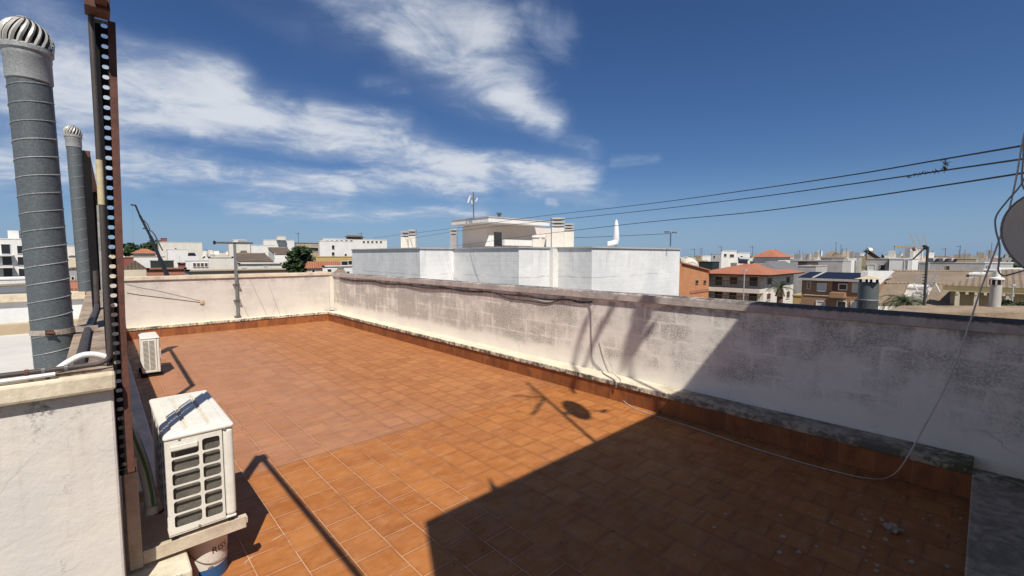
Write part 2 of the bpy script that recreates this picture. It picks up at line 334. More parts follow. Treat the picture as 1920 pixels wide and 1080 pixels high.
# ------------------------------------------------------------------ mesh builder and scene graph
WL = {}
class MB:
    def __init__(s): s.v = []; s.f = []; s.mi = []; s.cur = 0
    def add(s, vs, fs):
        o = len(s.v); s.v += [Vector(a) for a in vs]
        for f in fs: s.f.append([i + o for i in f]); s.mi.append(s.cur)
        return s
    def box(s, x0, x1, y0, y1, z0, z1):
        return s.add([(x, y, z) for z in (z0, z1) for y in (y0, y1) for x in (x0, x1)], [(0, 2, 3, 1), (4, 5, 7, 6), (0, 1, 5, 4), (2, 6, 7, 3), (0, 4, 6, 2), (1, 3, 7, 5)])
    def obox(s, c, ax, ay, az):
        c, ax, ay, az = map(Vector, (c, ax, ay, az))
        return s.add([c + ax * i + ay * j + az * k for k in (-1, 1) for j in (-1, 1) for i in (-1, 1)], [(0, 2, 3, 1), (4, 5, 7, 6), (0, 1, 5, 4), (2, 6, 7, 3), (0, 4, 6, 2), (1, 3, 7, 5)])
    def bar(s, p, q, w, h=None, upv=(0, 0, 1)):
        p, q = Vector(p), Vector(q); d = (q - p); a = d.normalized(); u = Vector(upv)
        if abs(a.dot(u)) > .98: u = Vector((0, 1, 0))
        sx = a.cross(u).normalized(); sy = sx.cross(a)
        return s.obox((p + q) / 2, sx * w / 2, d / 2, sy * (h or w) / 2)
    def tube(s, pts, r, n=8, smooth=0, cap=True, r1=None):
        pts = [Vector(p) for p in pts]
        if smooth and len(pts) > 2:
            out = []; e = [pts[0] * 2 - pts[1]] + pts + [pts[-1] * 2 - pts[-2]]
            for i in range(1, len(e) - 2):
                for j in range(smooth):
                    t = j / smooth; a, b, c, d = e[i - 1], e[i], e[i + 1], e[i + 2]
                    out.append(.5 * ((2 * b) + (c - a) * t + (2 * a - 5 * b + 4 * c - d) * t * t + (3 * b - a - 3 * c + d) * t ** 3))
            pts = out + [pts[-1]]
        vs = []; fs = []; nrm = None
        for i, p in enumerate(pts):
            t = (pts[min(i + 1, len(pts) - 1)] - pts[max(i - 1, 0)]).normalized()
            if nrm is None:
                nrm = t.orthogonal().normalized()
            nrm = (nrm - t * nrm.dot(t)).normalized(); bn = t.cross(nrm)
            rr = r if r1 is None else r + (r1 - r) * i / (len(pts) - 1)
            vs += [p + (nrm * math.cos(2 * math.pi * k / n) + bn * math.sin(2 * math.pi * k / n)) * rr for k in range(n)]
        for i in range(len(pts) - 1):
            for k in range(n): fs.append((i * n + k, i * n + (k + 1) % n, (i + 1) * n + (k + 1) % n, (i + 1) * n + k))
        if cap: fs += [tuple(range(n))[::-1], tuple(range((len(pts) - 1) * n, len(pts) * n))]
        return s.add(vs, fs)
    def cyl(s, p, q, r, r1=None, n=16, cap=True): return s.tube([p, q], r, n, r1=r if r1 is None else r1, cap=cap)
    def lathe(s, c, prof, n=24, cap0=False, cap1=False):
        c = Vector(c); vs = []; fs = []
        for r, z in prof: vs += [c + Vector((r * math.cos(2 * math.pi * k / n), r * math.sin(2 * math.pi * k / n), z)) for k in range(n)]
        for i in range(len(prof) - 1):
            for k in range(n): fs.append((i * n + k, i * n + (k + 1) % n, (i + 1) * n + (k + 1) % n, (i + 1) * n + k))
        if cap0: fs.append(tuple(range(n))[::-1])
        if cap1: fs.append(tuple(range((len(prof) - 1) * n, len(prof) * n)))
        return s.add(vs, fs)
    def prism(s, poly, axis, a0, a1):
        """poly: 2D outline in the two remaining axes, extruded along axis"""
        def mk(u, v, a): return {0: (a, u, v), 1: (u, a, v), 2: (u, v, a)}[axis]
        n = len(poly)
        vs = [mk(u, v, a0) for u, v in poly] + [mk(u, v, a1) for u, v in poly]
        return s.add(vs, [tuple(range(n)), tuple(range(n, 2 * n))[::-1]] + [(i, i + n, (i + 1) % n + n, (i + 1) % n) for i in range(n)])
    def holed(s, org, u, v, cells, border, depth, rad=.2, seg=5):
        """panel (border rect in u,v) with rounded holes; cells = list of (cell rect, hole rect); depth vector gives thickness"""
        org, u, v, dv = map(Vector, (org, u, v, depth))
        for (ca, cb, cc, cd), (ha, hb, hc, hd) in cells:
            r = rad * min(hb - ha, hd - hc); pts = []
            for (cx, cy, a0) in ((hb - r, hd - r, 0), (ha + r, hd - r, 90), (ha + r, hc + r, 180), (hb - r, hc + r, 270)):
                for i in range(seg + 1):
                    a = R(a0 + 90 * i / seg); pts.append((cx + r * math.cos(a), cy + r * math.sin(a)))
            mx, my = (ha + hb) / 2, (hc + hd) / 2; out = []
            for x, y in pts:
                dx, dy = x - mx, y - my
                tx = ((cb - mx) / dx if dx > 0 else (ca - mx) / dx) if abs(dx) > 1e-9 else 1e9
                ty = ((cd - my) / dy if dy > 0 else (cc - my) / dy) if abs(dy) > 1e-9 else 1e9
                t = min(tx, ty); out.append((mx + dx * t, my + dy * t))
            # make sure the four cell corners are present
            for (kx, ky) in ((cb, cd), (ca, cd), (ca, cc), (cb, cc)):
                j = min(range(len(out)), key=lambda i: (out[i][0] - kx) ** 2 + (out[i][1] - ky) ** 2); out[j] = (kx, ky)
            n = len(pts); g = lambda p, k: org + u * p[0] + v * p[1] + dv * k
            vs = [g(p, 0) for p in out] + [g(p, 0) for p in pts] + [g(p, 1) for p in pts] + [g(p, 1) for p in out]
            fs = []
            for i in range(n):
                j = (i + 1) % n
                fs += [(i, j, n + j, n + i), (n + i, n + j, 2 * n + j, 2 * n + i), (2 * n + i, 2 * n + j, 3 * n + j, 3 * n + i)]
            s.add(vs, fs)
        return s
    def build(s, name, mat, parent=None, loc=None, bevel=0, smooth=False, seg=2):
        me = bpy.data.meshes.new(name)
        org = Vector(loc) if loc is not None else (WL[parent.name] if parent else Vector((0, 0, 0)))
        me.from_pydata([v - org for v in s.v], [], s.f)
        ms = mat if isinstance(mat, (list, tuple)) else [mat]
        for m_ in ms: me.materials.append(M[m_] if isinstance(m_, str) else m_)
        if len(ms) > 1: me.polygons.foreach_set('material_index', s.mi)
        me.validate()
        bm = bmesh.new(); bm.from_mesh(me); bmesh.ops.recalc_face_normals(bm, faces=bm.faces); bm.to_mesh(me); bm.free()
        if smooth:
            me.polygons.foreach_set('use_smooth', [True] * len(me.polygons))
            me.set_sharp_from_angle(angle=R(40))
        o = bpy.data.objects.new(name, me); col.objects.link(o)
        if parent: o.parent = parent
        else: o.location = org
        WL[o.name] = org
        if bevel:
            b = o.modifiers.new('bevel', 'BEVEL'); b.width = bevel; b.segments = seg; b.limit_method = 'ANGLE'; b.harden_normals = False
        return o
def tag(o, label, cat=None, group=None, kind=None):
    if label: o['label'] = label
    if cat: o['category'] = cat
    if group: o['group'] = group
    if kind: o['kind'] = kind
    return o
def thing(name, label, cat, loc, group=None):
    o = bpy.data.objects.new(name, None); o.empty_display_size = .2; col.objects.link(o); o.location = loc; WL[o.name] = Vector(loc)
    return tag(o, label, cat, group)
def copy_thing(o, loc, label, group=None):
    c = o.copy(); col.objects.link(c); c.location = loc; WL[c.name] = Vector(loc); c['label'] = label
    if group: c['group'] = group
    for ch in list(o.children):
        d = ch.copy(); col.objects.link(d); d.parent = c
        for g in list(ch.children):
            e = g.copy(); col.objects.link(e); e.parent = d
    return c

# ------------------------------------------------------------------ sun and sky
SUN_EL = R(53.5); SUN_AZ = R(26.8)            # shadows run toward +X,+Y
sd = Vector((-math.sin(SUN_AZ) * math.cos(SUN_EL), -math.cos(SUN_AZ) * math.cos(SUN_EL), math.sin(SUN_EL)))   # toward the sun
sl = bpy.data.lights.new('sun', 'SUN'); sl.energy = 5.3; sl.angle = R(.53); sl.color = (1.0, .945, .86)
so = bpy.data.objects.new('sun', sl); col.objects.link(so); so.rotation_euler = (-sd).to_track_quat('-Z', 'Y').to_euler(); so.location = (0, -20, 40)

def build_world():
    w = bpy.data.worlds.new('World'); scn.world = w; w.use_nodes = True
    k = NB(w.node_tree); bg = k.n['Background']
    sky = k.new('ShaderNodeTexSky', sky_type='NISHITA'); sky.sun_disc = False
    sky.sun_elevation = SUN_EL; sky.sun_rotation = math.pi + SUN_AZ; sky.altitude = 20; sky.air_density = 1.0; sky.dust_density = .35; sky.ozone_density = 2.2
    tc = k.new('ShaderNodeTexCoord').outputs['Generated']
    sp = k.new('ShaderNodeSeparateXYZ'); k.l.new(tc, sp.inputs[0])
    az = k.m('ARCTAN2', sp.outputs[0], sp.outputs[1])          # compass angle in the roof's own axes
    el = k.m('ARCSINE', sp.outputs[2])
    # cloud layer on a plane overhead
    den = k.m('ADD', k.m('MAXIMUM', sp.outputs[2], 0.0), .16)
    cx = k.m('DIVIDE', sp.outputs[0], den); cy = k.m('DIVIDE', sp.outputs[1], den)
    pv = k.comb(cx, cy, .4)
    rot = k.new('ShaderNodeVectorRotate', rotation_type='Z_AXIS'); k.l.new(pv, rot.inputs['Vector']); rot.inputs['Angle'].default_value = R(35)
    stv = k.new('ShaderNodeVectorMath', operation='MULTIPLY'); k.l.new(rot.outputs[0], stv.inputs[0]); stv.inputs[1].default_value = (1.0, 1.7, 1)
    n1 = k.noise(stv.outputs[0], .95, 10, .58, .45)
    n2 = k.noise(pv, 3.4, 8, .64, .5)
    n3 = k.noise(pv, .55, 3, .5)
    def blob(a0, e0, a1, e1, wd, st):
        """soft elongated cloud bank between two compass directions (degrees)"""
        a0, e0, a1, e1, wd = map(R, (a0, e0, a1, e1, wd))
        L = math.hypot(a1 - a0, e1 - e0); ux, uy = (a1 - a0) / L, (e1 - e0) / L
        dx = k.m('SUBTRACT', az, a0); dy = k.m('SUBTRACT', el, e0)
        al = k.m('ADD', k.m('MULTIPLY', dx, ux), k.m('MULTIPLY', dy, uy))
        ac = k.m('ADD', k.m('MULTIPLY', dx, -uy), k.m('MULTIPLY', dy, ux))
        over = k.m('SUBTRACT', al, k.m('MINIMUM', k.m('MAXIMUM', al, 0.0), L))
        d2 = k.m('DIVIDE', k.m('ADD', k.m('MULTIPLY', ac, ac), k.m('MULTIPLY', over, over)), wd * wd)
        return k.m('MULTIPLY', k.m('EXPONENT', k.m('MULTIPLY', d2, -1.0)), st)
    def px(x, y):
        r = ray(x, y); return math.degrees(math.atan2(r.x, r.y)), math.degrees(math.asin(r.z / r.length))
    B = [((90, 150), (420, 205), 4.2, 1.0), ((420, 215), (780, 285), 3.6, 1.0), ((760, 285), (1090, 335), 3.0, .9),
         ((-60, 300), (260, 305), 3.2, .85), ((260, 305), (640, 350), 2.7, .92), ((640, 330), (900, 350), 2.6, .72),
         ((640, -60), (900, 60), 6.5, .9), ((760, 60), (960, 160), 4.8, .95), ((930, 170), (1035, 232), 2.6, 1.0), ((960, -60), (1040, 60), 4.0, .6),
         ((365, 245), (372, 248), 1.3, .85), ((590, 205), (760, 235), 2.0, .8), ((690, 150), (760, 160), 1.6, .5),
         ((1060, 265), (1110, 285), 1.6, .62), ((1150, 305), (1230, 298), .9, .50), ((60, 20), (180, 110), 4.0, .42), ((430, -40), (560, 40), 3.0, .42),
         ((440, 385), (900, 400), 1.8, .52), ((1030, 378), (1040, 380), .8, .7), ((1090, 375), (1150, 372), 1.6, .5), ((-150, 120), (40, 200), 5.0, .7),
         ((1330, 330), (1900, 120), 5.0, .08), ((-700, 250), (-300, 250), 8, .7)]
    FILL_BANKS = [((-45, 15), (-110, 17), 10, 1.0), ((-110, 18), (-165, 20), 10, 1.0), ((-60, 32), (-110, 34), 7, .8)]   # unseen cloud banks added behind the camera as neutral fill light
    tot = 0.0
    for p0, p1, wd, st in B:
        a0, e0 = px(*p0); a1, e1 = px(*p1)
        bsock = blob(a0, e0, a1, e1, wd, st)
        tot = bsock if isinstance(tot, float) else k.m('MAXIMUM', tot, bsock)
    for (a0, e0), (a1, e1), wd, st in FILL_BANKS: tot = k.m('MAXIMUM', tot, blob(a0, e0, a1, e1, wd, st))
    nn = k.m('ADD', k.m('MULTIPLY', n1, .62), k.m('MULTIPLY', n2, .38))
    dens = k.m('ADD', k.m('MULTIPLY', tot, .76), k.m('MULTIPLY', k.m('SUBTRACT', nn, .5), 1.9))
    dens = k.ss(dens, .12, .92)
    dens = k.m('MULTIPLY', dens, k.ss(tot, .05, .35))
    veil = k.m('MULTIPLY', k.ss(k.m('ADD', tot, k.m('MULTIPLY', k.m('SUBTRACT', n3, .5), .8)), .15, .95), k.m('MULTIPLY', k.ss(n1, .25, .62), .34))
    dens = k.m('MAXIMUM', dens, veil)
    core = k.ss(k.m('ADD', dens, k.m('MULTIPLY', k.m('SUBTRACT', n2, .5), 1.0)), .3, 1.0)
    haze = k.ss(el, R(11), R(-1), 0.0, 1.0)
    hs = k.new('ShaderNodeHueSaturation'); k.l.new(sky.outputs[0], hs.inputs['Color']); hs.inputs['Saturation'].default_value = SKYSAT; hs.inputs['Value'].default_value = SKYVAL
    skyc = k.mixc(1.0, hs.outputs[0], SKYTINT, 'MULTIPLY')
    hz = k.mixc(k.m('MULTIPLY', haze, HAZE), skyc, HAZEC)
    cl = k.mixc(core, CLD0, CLD1)
    c = k.mixc(k.m('MULTIPLY', dens, .93), hz, cl)
    k.l.new(c, bg.inputs['Color']); bg.inputs['Strength'].default_value = .1
SKYSAT, SKYVAL, SKYTINT = 1.1, .75, (.58, .73, .98)
HAZE, HAZEC = .60, (2.4, 3.9, 6.4)
CLD0, CLD1 = (4.2, 5.0, 6.5), (7.0, 7.4, 8.0)
build_world()
scn.view_settings.view_transform = 'Standard'; scn.view_settings.look = 'None'; scn.view_settings.exposure = 0; scn.view_settings.gamma = 1
scn.cycles.max_bounces = 8; scn.cycles.diffuse_bounces = 4

# ------------------------------------------------------------------ the roof terrace (setting)
XW = 5.45                     # inner face of the long parapet
YF = 14.2                     # inner face of the far parapet
tag(MB().add([(.30, -.5, 0), (5.16, -.5, 0), (5.16, 13.9, 0), (.30, 13.9, 0)], [(0, 1, 2, 3)]).build('terrace_floor', 'floor'), None, kind='structure')
tag(MB().add([(-400, -400, -11), (4000, -400, -11), (4000, 4000, -11), (-400, 4000, -11)], [(0, 1, 2, 3)]).add([(-6000, -6000, -11.02), (9000, -6000, -11.02), (9000, 9000, -11.02), (-6000, 9000, -11.02)], [(0, 1, 2, 3)]).build('ground', P('dry_ground', (.16, .14, .10), .95, var=.5, scale=.02, dirt=(.07, .08, .045))), None, kind='structure')

def parapet(name, label, wall, cop, ledge=None, skirt=None, wm='stained', cm='coping'):
    t = thing(name, label, 'parapet wall', (0, 0, 0))
    MB().box(*wall).build('wall', wm, t)
    MB().box(*cop).build('coping', cm, t, bevel=.008)
    if ledge: MB().box(*ledge).build('ledge', 'ledge', t, bevel=.012)
    if skirt: MB().box(*skirt).build('skirting', 'skirt', t)
    return t
# long stained parapet on the right
parapet('parapet_wall', 'long mildew stained white parapet running along the right side of the terrace',
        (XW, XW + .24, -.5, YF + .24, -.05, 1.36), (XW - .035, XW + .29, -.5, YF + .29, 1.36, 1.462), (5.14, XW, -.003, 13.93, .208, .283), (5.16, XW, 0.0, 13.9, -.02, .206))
# far parapet
t = parapet('parapet_wall', 'low cream white parapet closing the far end of the terrace behind the pole',
        (-.24, XW, YF, YF + .22, -.05, 1.40), (-.24, XW - .037, YF - .04, YF + .27, 1.40, 1.492), (.28, 5.137, 13.88, YF, .21, .285), (.30, 5.16, 13.9, YF, -.02, .209), 'farwall', 'copcream')
MB().box(XW - .13, XW - .004, YF - .06, YF - .002, .285, 1.36).build('corner_pilaster', 'offwhite', t)
# left parapet with its dirty coping
t = parapet('parapet_wall', 'left parapet with brown dirty coping carrying the black conduit',
        (-.13, .03, 2.95, 13.9, -.05, 1.37), (-.15, .045, 3.0, YF - .06, 1.37, 1.45), (.03, .30, 2.9, 13.86, .208, .283), (.03, .288, 2.9, 13.9, -.02, .206), 'farwall', 'copdirty')
# near cross wall
t = thing('plastered_wall', 'rough white plastered wall close by in the lower left corner', 'wall', (-1.5, 2.8, 0))
MB().box(-3.2, .026, 2.80, 2.99, -3, 1.375).build('wall', 'nearwall', t, bevel=.012)
MB().box(-3.2, .036, 2.755, 3.03, 1.375, 1.46).build('coping', 'copcream', t, bevel=.014)
mb = MB(); mb.box(-3.2, .03, 2.80, 3.02, 1.462, 1.472); mb.build('coping_top', 'copdirty', t)
# end ledge by the penthouse
t = thing('stair_penthouse', 'tall grey stair penthouse whose shadow lies over the near right corner of the terrace', 'building', (3, -2, 0))
MB().box(.04, 8.2, -5, -.5, -3, 5.0).build('wall', 'concrete', t)
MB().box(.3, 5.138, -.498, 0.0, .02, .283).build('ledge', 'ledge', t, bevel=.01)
MB().box(1.2, 2.0, -.505, -.44, .29, 2.3).build('door', 'brownframe', t)

# ------------------------------------------------------------------ slotted steel post, beam, pipes at the near corner
t = thing('slotted_steel_post', 'tall rusty steel post with a long row of slots beside the near air conditioner', 'post', (.06, 2.85, .93))
def lean(mb):
    for v in mb.v:
        if v.z > 1.7: v.x += (v.z - 1.7) * .022
    return mb
n = 46; z0, z1 = .95, 3.09; cells = []
for i in range(n):
    a = z0 + (z1 - z0) * i / n; b = z0 + (z1 - z0) * (i + 1) / n; hgt = b - a
    cells.append(((0, .046, a, b), (.020, .044, a + hgt * .30, b - hgt * .30)))
lean(MB().holed((.014, 2.86, 0), (1, 0, 0), (0, 0, 1), cells, None, (0, .003, 0), .45, 4)).build('slotted_web', 'dark', t)
def lbox(x0, x1, y0, y1, za, zb):
    zs = [za, 1.7, zb]; vs = [(x, y, z) for z in zs for x, y in ((x0, y0), (x1, y0), (x1, y1), (x0, y1))]
    fs = [(0, 3, 2, 1), (8, 9, 10, 11)] + [(4 * l + i, 4 * l + (i + 1) % 4, 4 * l + 4 + (i + 1) % 4, 4 * l + 4 + i) for l in (0, 1) for i in range(4)]
    return MB().add(vs, fs)
lean(lbox(.0585, .086, 2.845, 2.862, .93, 3.09)).build('flange', 'rust', t, bevel=.001)
lean(lbox(.008, .0135, 2.858, 2.90, .95, 3.09)).build('rear_flange', 'dark', t)
MB().box(-.03, .03, 2.84, 2.856, 1.245, 1.26).build('fixing_bracket', 'dark', t)
MB().box(.0, .09, 2.848, 2.866, .925, .945).build('foot_plate', 'dark', t)
tb = thing('overhead_beam', 'rusty square steel beam overhead, resting on top of the slotted post', 'beam', (.045, 1.2, 3.1))
MB().box(.045, .085, -.49, 2.69, 3.085, 3.125).build('beam', 'rust', tb, bevel=.003)
MB().box(.012, .095, 2.69, 2.80, 3.07, 3.165).build('end_bracket', 'rust', tb, bevel=.004)
t = thing('drain_pipe', 'brown grey pipe rising beside the slotted post and turning left along the wall coping', 'pipe', (.0, 2.78, 1.48))
yp = 2.79; PT = lambda px, py: tuple(ony(px, py, yp))
MB().tube([PT(171, 10), PT(172, 60), PT(186, 300), PT(203, 600), PT(205.5, 655), PT(203, 672), (-.02, yp, 1.502), (-.10, yp, 1.500), (-.5, yp, 1.50), (-3, yp, 1.495)], .0112, 10, 5).build('pipe', 'pipe', t, smooth=True)
MB().tube([PT(186, 300), PT(190.5, 384)], .0128, 10).build('tape_wrap', 'tape', t, smooth=True)
for x in (-.12, -.19, -.24): MB().tube([(x, yp, 1.50), (x - .012, yp, 1.50)], .0145, 10).build('clip', 'greypipe' if x > -.2 else 'rust', t)
MB().tube([(.022, 2.86, 1.51), (-.03, 2.86, 1.535), (-.075, 2.86, 1.537), (-.12, 2.855, 1.515), (-.15, 2.85, 1.492), (-.165, 2.845, 1.482)], .014, 12, 6).build('corrugated_duct', 'whitepvc', None, smooth=True)
tag(bpy.data.objects['corrugated_duct'], 'short arched white plastic duct lying over the coping by the drain pipe', 'duct')
tag(MB().tube([(-.16, 2.775, 1.482), (-.3, 2.772, 1.480), (-.6, 2.772, 1.479), (-3, 2.77, 1.478)], .009, 8, 4).build('thin_white_pipe', 'whitepvc', None, smooth=True), 'thin white pipe lying on the coping below the drain pipe', 'pipe')
pts = []
tag(MB().tube([tuple(ony(185, 385, 2.93)), tuple(ony(188, 450, 2.93)), tuple(ony(193, 540, 2.93)), tuple(ony(195, 575, 2.93))], .0075, 8, 6).build('ribbed_conduit', P('ribbed_grey_conduit', (.38, .37, .34), .6, var=.5, scale=60), None, smooth=True), 'thin ribbed grey conduit standing behind the brown drain pipe', 'conduit')

# far frame: black post, rust beam, second post
PB = Vector((-.03, 6.3, 1.45))
t = thing('steel_frame', 'black steel post frame with a rusty top beam behind the second ventilation pipe', 'frame', (-.03, 6.4, 1.45))
MB().box(-.062, .0, 6.27, 6.33, 1.45, 3.06).build('post', 'dark', t)
MB().bar((-.03, 6.27, 3.03), (.03, 9.85, 3.05), .05, .06).build('beam', 'rust', t)
MB().box(.0, .05, 9.80, 9.85, 1.45, 3.02).build('post', 'dark', t)
tag(MB().tube([(-.02, 6.22, 1.85), (-.025, 6.22, 1.56), (-.03, 6.15, 1.485), (-.045, 5.6, 1.475), (-.075, 4.4, 1.475), (-.085, 3.6, 1.475), (-.09, 3.15, 1.475), (-.092, 2.98, 1.47)], .021, 10, 5).build('black_conduit', 'pipe', None, smooth=True), 'thick dark conduit coming down the black post and lying along the dirty coping', 'conduit')

# ------------------------------------------------------------------ ventilation pipes with turbine heads
def vent_pipe(label, cx, cy, z0, z1, r, pitch, nv, ln=0.0):
    def lean(mb):
        for v in mb.v: v.x += (v.z - 1.45) * ln
        return mb
    t = thing('ventilation_pipe', label, 'ventilation pipe', (cx, cy, z0), 'galvanised ventilation pipes on the left')
    lean(MB().cyl((cx, cy, z0), (cx, cy, z1), r, n=40)).build('duct', 'galv', t, smooth=True)
    pts = []; N = int((z1 - z0) / pitch * 28)
    for i in range(N): a = 2 * math.pi * i / 28; pts.append((cx + (r + .001) * math.cos(a), cy + (r + .001) * math.sin(a), z0 + pitch * i / 28))
    lean(MB().tube(pts, r * .035, 5)).build('spiral_seam', 'galvlight', t, smooth=True)
    lean(MB().lathe((cx, cy, z1), [(r * 1.0, -.16 * r / .09), (r * 1.07, -.155 * r / .09), (r * 1.07, -.04 * r / .09), (r * 1.10, -.035 * r / .09), (r * 1.10, -.01), (r * 1.2, 0), (r * 1.2, .022 * r / .09), (r * 1.12, .03 * r / .09)], 36)).build('collar', 'galvlight', t, smooth=True)
    core = lean(MB().lathe((cx, cy, z1 + .03 * r / .09), [(r * .98, 0), (r * 1.08, r * .4), (r * 1.02, r * .9), (r * .7, r * 1.4), (.001, r * 1.62)], 24)).build('turbine_head', 'black', t, smooth=True)
    zb = z1 + .025 * r / .09
    for i in range(nv):
        a0 = 2 * math.pi * i / nv; m = MB(); vs = []; K = 9
        for j in range(K + 1):
            u = j / K; el_ = u * R(82)
            rr = r * 1.24 * (1 - max(0, u - .12) ** 2.3 * 1.28) ** .62 * (.93 + .07 * min(1, u / .2)) if u < 1 else r * .18; z = zb + r * 1.78 * (u ** .92)
            tw = a0 + .6 * u; w = 2 * math.pi / nv * .62
            for s_, dr in ((0, 0), (.5, .05 * r), (1, -.06 * r)):
                a = tw + w * s_; q = rr + dr * (1 - u * .6)
                vs.append((cx + q * math.cos(a), cy + q * math.sin(a), z))
        fs = [(3 * j + s_, 3 * j + s_ + 1, 3 * j + s_ + 4, 3 * j + s_ + 3) for j in range(K) for s_ in (0, 1)]
        lean(m.add(vs, fs)).build('vane', 'vane', core, smooth=True)
    lean(MB().lathe((cx, cy, zb + r * 1.76), [(r * .34, 0), (r * .34, r * .04), (.001, r * .12)], 16)).build('cap_plate', 'vane', core)
    return t
c1 = Vector((-.215, 4.4)); c2 = Vector((-.165, 9.6))
tv = vent_pipe('large galvanised spiral ventilation pipe with striped turbine head at the left edge', -.25, 4.4, .2, 3.335, .106, .118, 20, -.012)
m = MB(); m.lathe((-.25, 4.4, 1.465), [(.1065, 0), (.113, 0), (.113, .035), (.1065, .035)], 28); m.box(-.16, -.02, 4.375, 4.39, 1.462, 1.50); m.build('strap', P('rusty_strap', (.52, .48, .42), .6, .3, var=.4, scale=16, dirt=(.27, .17, .11)), tv)
MB().box(-.28, -.24, 4.268, 4.31, 1.47, 1.50).cyl((-.275, 4.272, 1.485), (-.235, 4.255, 1.485), .007, n=8).build('clamp_bolt', 'rust', tv)
vent_pipe('slimmer ventilation pipe with turbine head standing farther back by the black post', -.155, 9.6, .2, 3.80, .086, .16, 18, -.01)
tag(MB().box(-.055, -.005, 8.95, 9.02, 1.05, 2.16).build('white_panel_strip', 'whitepvc', None, bevel=.004), 'narrow white plastic casing standing in front of the second ventilation pipe', 'casing')

# ------------------------------------------------------------------ air conditioners
def ac_unit(label, x0, x1, y0, y1, z0, z1, rows, cols, ribs=True):
    t = thing('air_conditioner', label, 'air conditioner', ((x0 + x1) / 2, (y0 + y1) / 2, z0))
    H = z1 - z0; W = x1 - x0
    # cabinet: base pan, corner posts, front, back, far end; near end is an open grille
    fr = W * .17
    MB().box(x1 - fr, x1, y0 + .001, y1, z0 + .012, z1 - .03).build('front_cover', 'acwhite', t, bevel=.022, seg=4)
    MB().box(x0 + .004, x1 - fr - .002, y1 - .25, y1 - .003, z0 + .012, z1 - .03).build('rear_cover', 'acwhite', t, bevel=.006)
    MB().box(x0, x1 - .003, y0 + .004, y1 - .004, z0, z0 + .014).build('base_pan', 'acwhite', t, bevel=.004)
    MB().box(x0 + .012, x0 + .03, y0 + .03, y1 - .25, z0 + .02, z1 - .04).box(x0 + .03, x1 - fr - .004, y0 + .028, y0 + .04, z0 + .02, z1 - .04).build('heat_exchanger', 'accoil', t)
    mb = MB()
    for i in range(9): z = z0 + .03 + (H - .08) * i / 8; mb.bar((x0 + .003, y0 + .02, z), (x0 + .003, y1 - .25, z), .004)
    for i in range(5): y = y0 + .04 + (y1 - y0 - .3) * i / 4; mb.bar((x0 + .001, y, z0 + .02), (x0 + .001, y, z1 - .04), .005)
    mb.build('back_guard', 'acwhite', t)
    cells = []; PW = W - fr - .004; Hh = H - .045
    for c in range(cols):
        for r in range(rows):
            if cols == 2 and ribs: ua, ub = ((0, PW * .60), (PW * .60, PW))[c]; ha, hb = ((PW * .10, PW * .575), (PW * .635, PW * .955))[c]
            else: ua, ub = PW * c / cols, PW * (c + 1) / cols; ha, hb = ua + PW * (.12 if c == 0 else .03), ub - PW * (.12 if c == cols - 1 else .03)
            bot, top = (.055, .045) if ribs else (.05, .05)
            va = z0 + .014 + (0 if r == 0 else bot * Hh + (1 - bot - top) * Hh * r / rows)
            vb = z0 + .014 + (Hh if r == rows - 1 else bot * Hh + (1 - bot - top) * Hh * (r + 1) / rows)
            fa = z0 + .014 + bot * Hh + (1 - bot - top) * Hh * r / rows; fb = fa + (1 - bot - top) * Hh / rows; g = (fb - fa) * (.06 if ribs else .2)
            cells.append(((ua, ub, va, vb), (ha, hb, fa + g, fb - g)))
    MB().holed((x0, y0, 0), (1, 0, 0), (0, 0, 1), cells, None, (0, .004, 0), .2 if ribs else .3, 4).build('side_grille', 'acwhite', t)
    if ribs:
        # pull handle over the first cell and edge strip
        MB().box(x0 + PW * .10, x0 + PW * .56, y0 - .012, y0 - .001, z1 - .092, z1 - .060).build('handle', 'acwhite', t, bevel=.006)
        for sx, sz in ((.20, z1 - .028), (.86, z1 - .028), (.42, z0 + .022)): MB().cyl((x0 + W * sx, y0 - .006, sz), (x0 + W * sx, y0 - .0005, sz), .007, n=10).build('screw', 'alu', t)
    lid = MB().box(x0 - .006, x1 + .004, y0 - .006, y1 + .004, z1 - .032, z1).build('lid', 'acwhite', t, bevel=.016, seg=4)
    if ribs:
        for xa, xb in ((.12, .30), (.36, .62), (.68, .88)):
            MB().box(x0 + W * xa, x0 + W * xb, y0 + .06, y1 - .06, z1 - .004, z1 + .011).build('pressed_rib', 'acwhite', lid, bevel=.006, seg=3)
        for xa in (.318, .64): MB().box(x0 + W * xa, x0 + W * (xa + .03), y0 + .07, y1 - .09, z1 - .004, z1 + .0035).build('dirty_groove', P('rusty_dust', (.52, .44, .31), .9, var=.4, scale=14, dirt=(.66, .62, .54)), lid)
        MB().box(x0 + .02, x1 - .03, y0 + .018, y0 + .040, z1 - .004, z1 + .005).build('pressed_rib', 'acwhite', lid, bevel=.005, seg=3)
    # fan opening on the front
    fx = x1; cy_, cz = y0 + (y1 - y0) * .38, (z0 + z1) / 2; fr_ = min(H, y1 - y0) * .40
    mb = MB()
    for rr in (1, .8, .6, .4, .2): mb.tube([(fx + .006, cy_ + fr_ * rr * math.cos(a * math.pi / 14), cz + fr_ * rr * math.sin(a * math.pi / 14)) for a in range(29)], .004, 5)
    for a in range(6): mb.bar((fx + .006, cy_, cz), (fx + .006, cy_ + fr_ * math.cos(a * math.pi / 3), cz + fr_ * math.sin(a * math.pi / 3)), .006)
    g = mb.build('fan_guard', 'acwhite', t)
    MB().cyl((fx + .0005, cy_, cz), (fx + .002, cy_, cz), fr_, n=32).build('fan_opening', 'black', t)
    return t
ac_unit('large white air conditioner on wall brackets in the near left foreground', .222, .556, 3.085, 3.99, .40, .992, 6, 2)
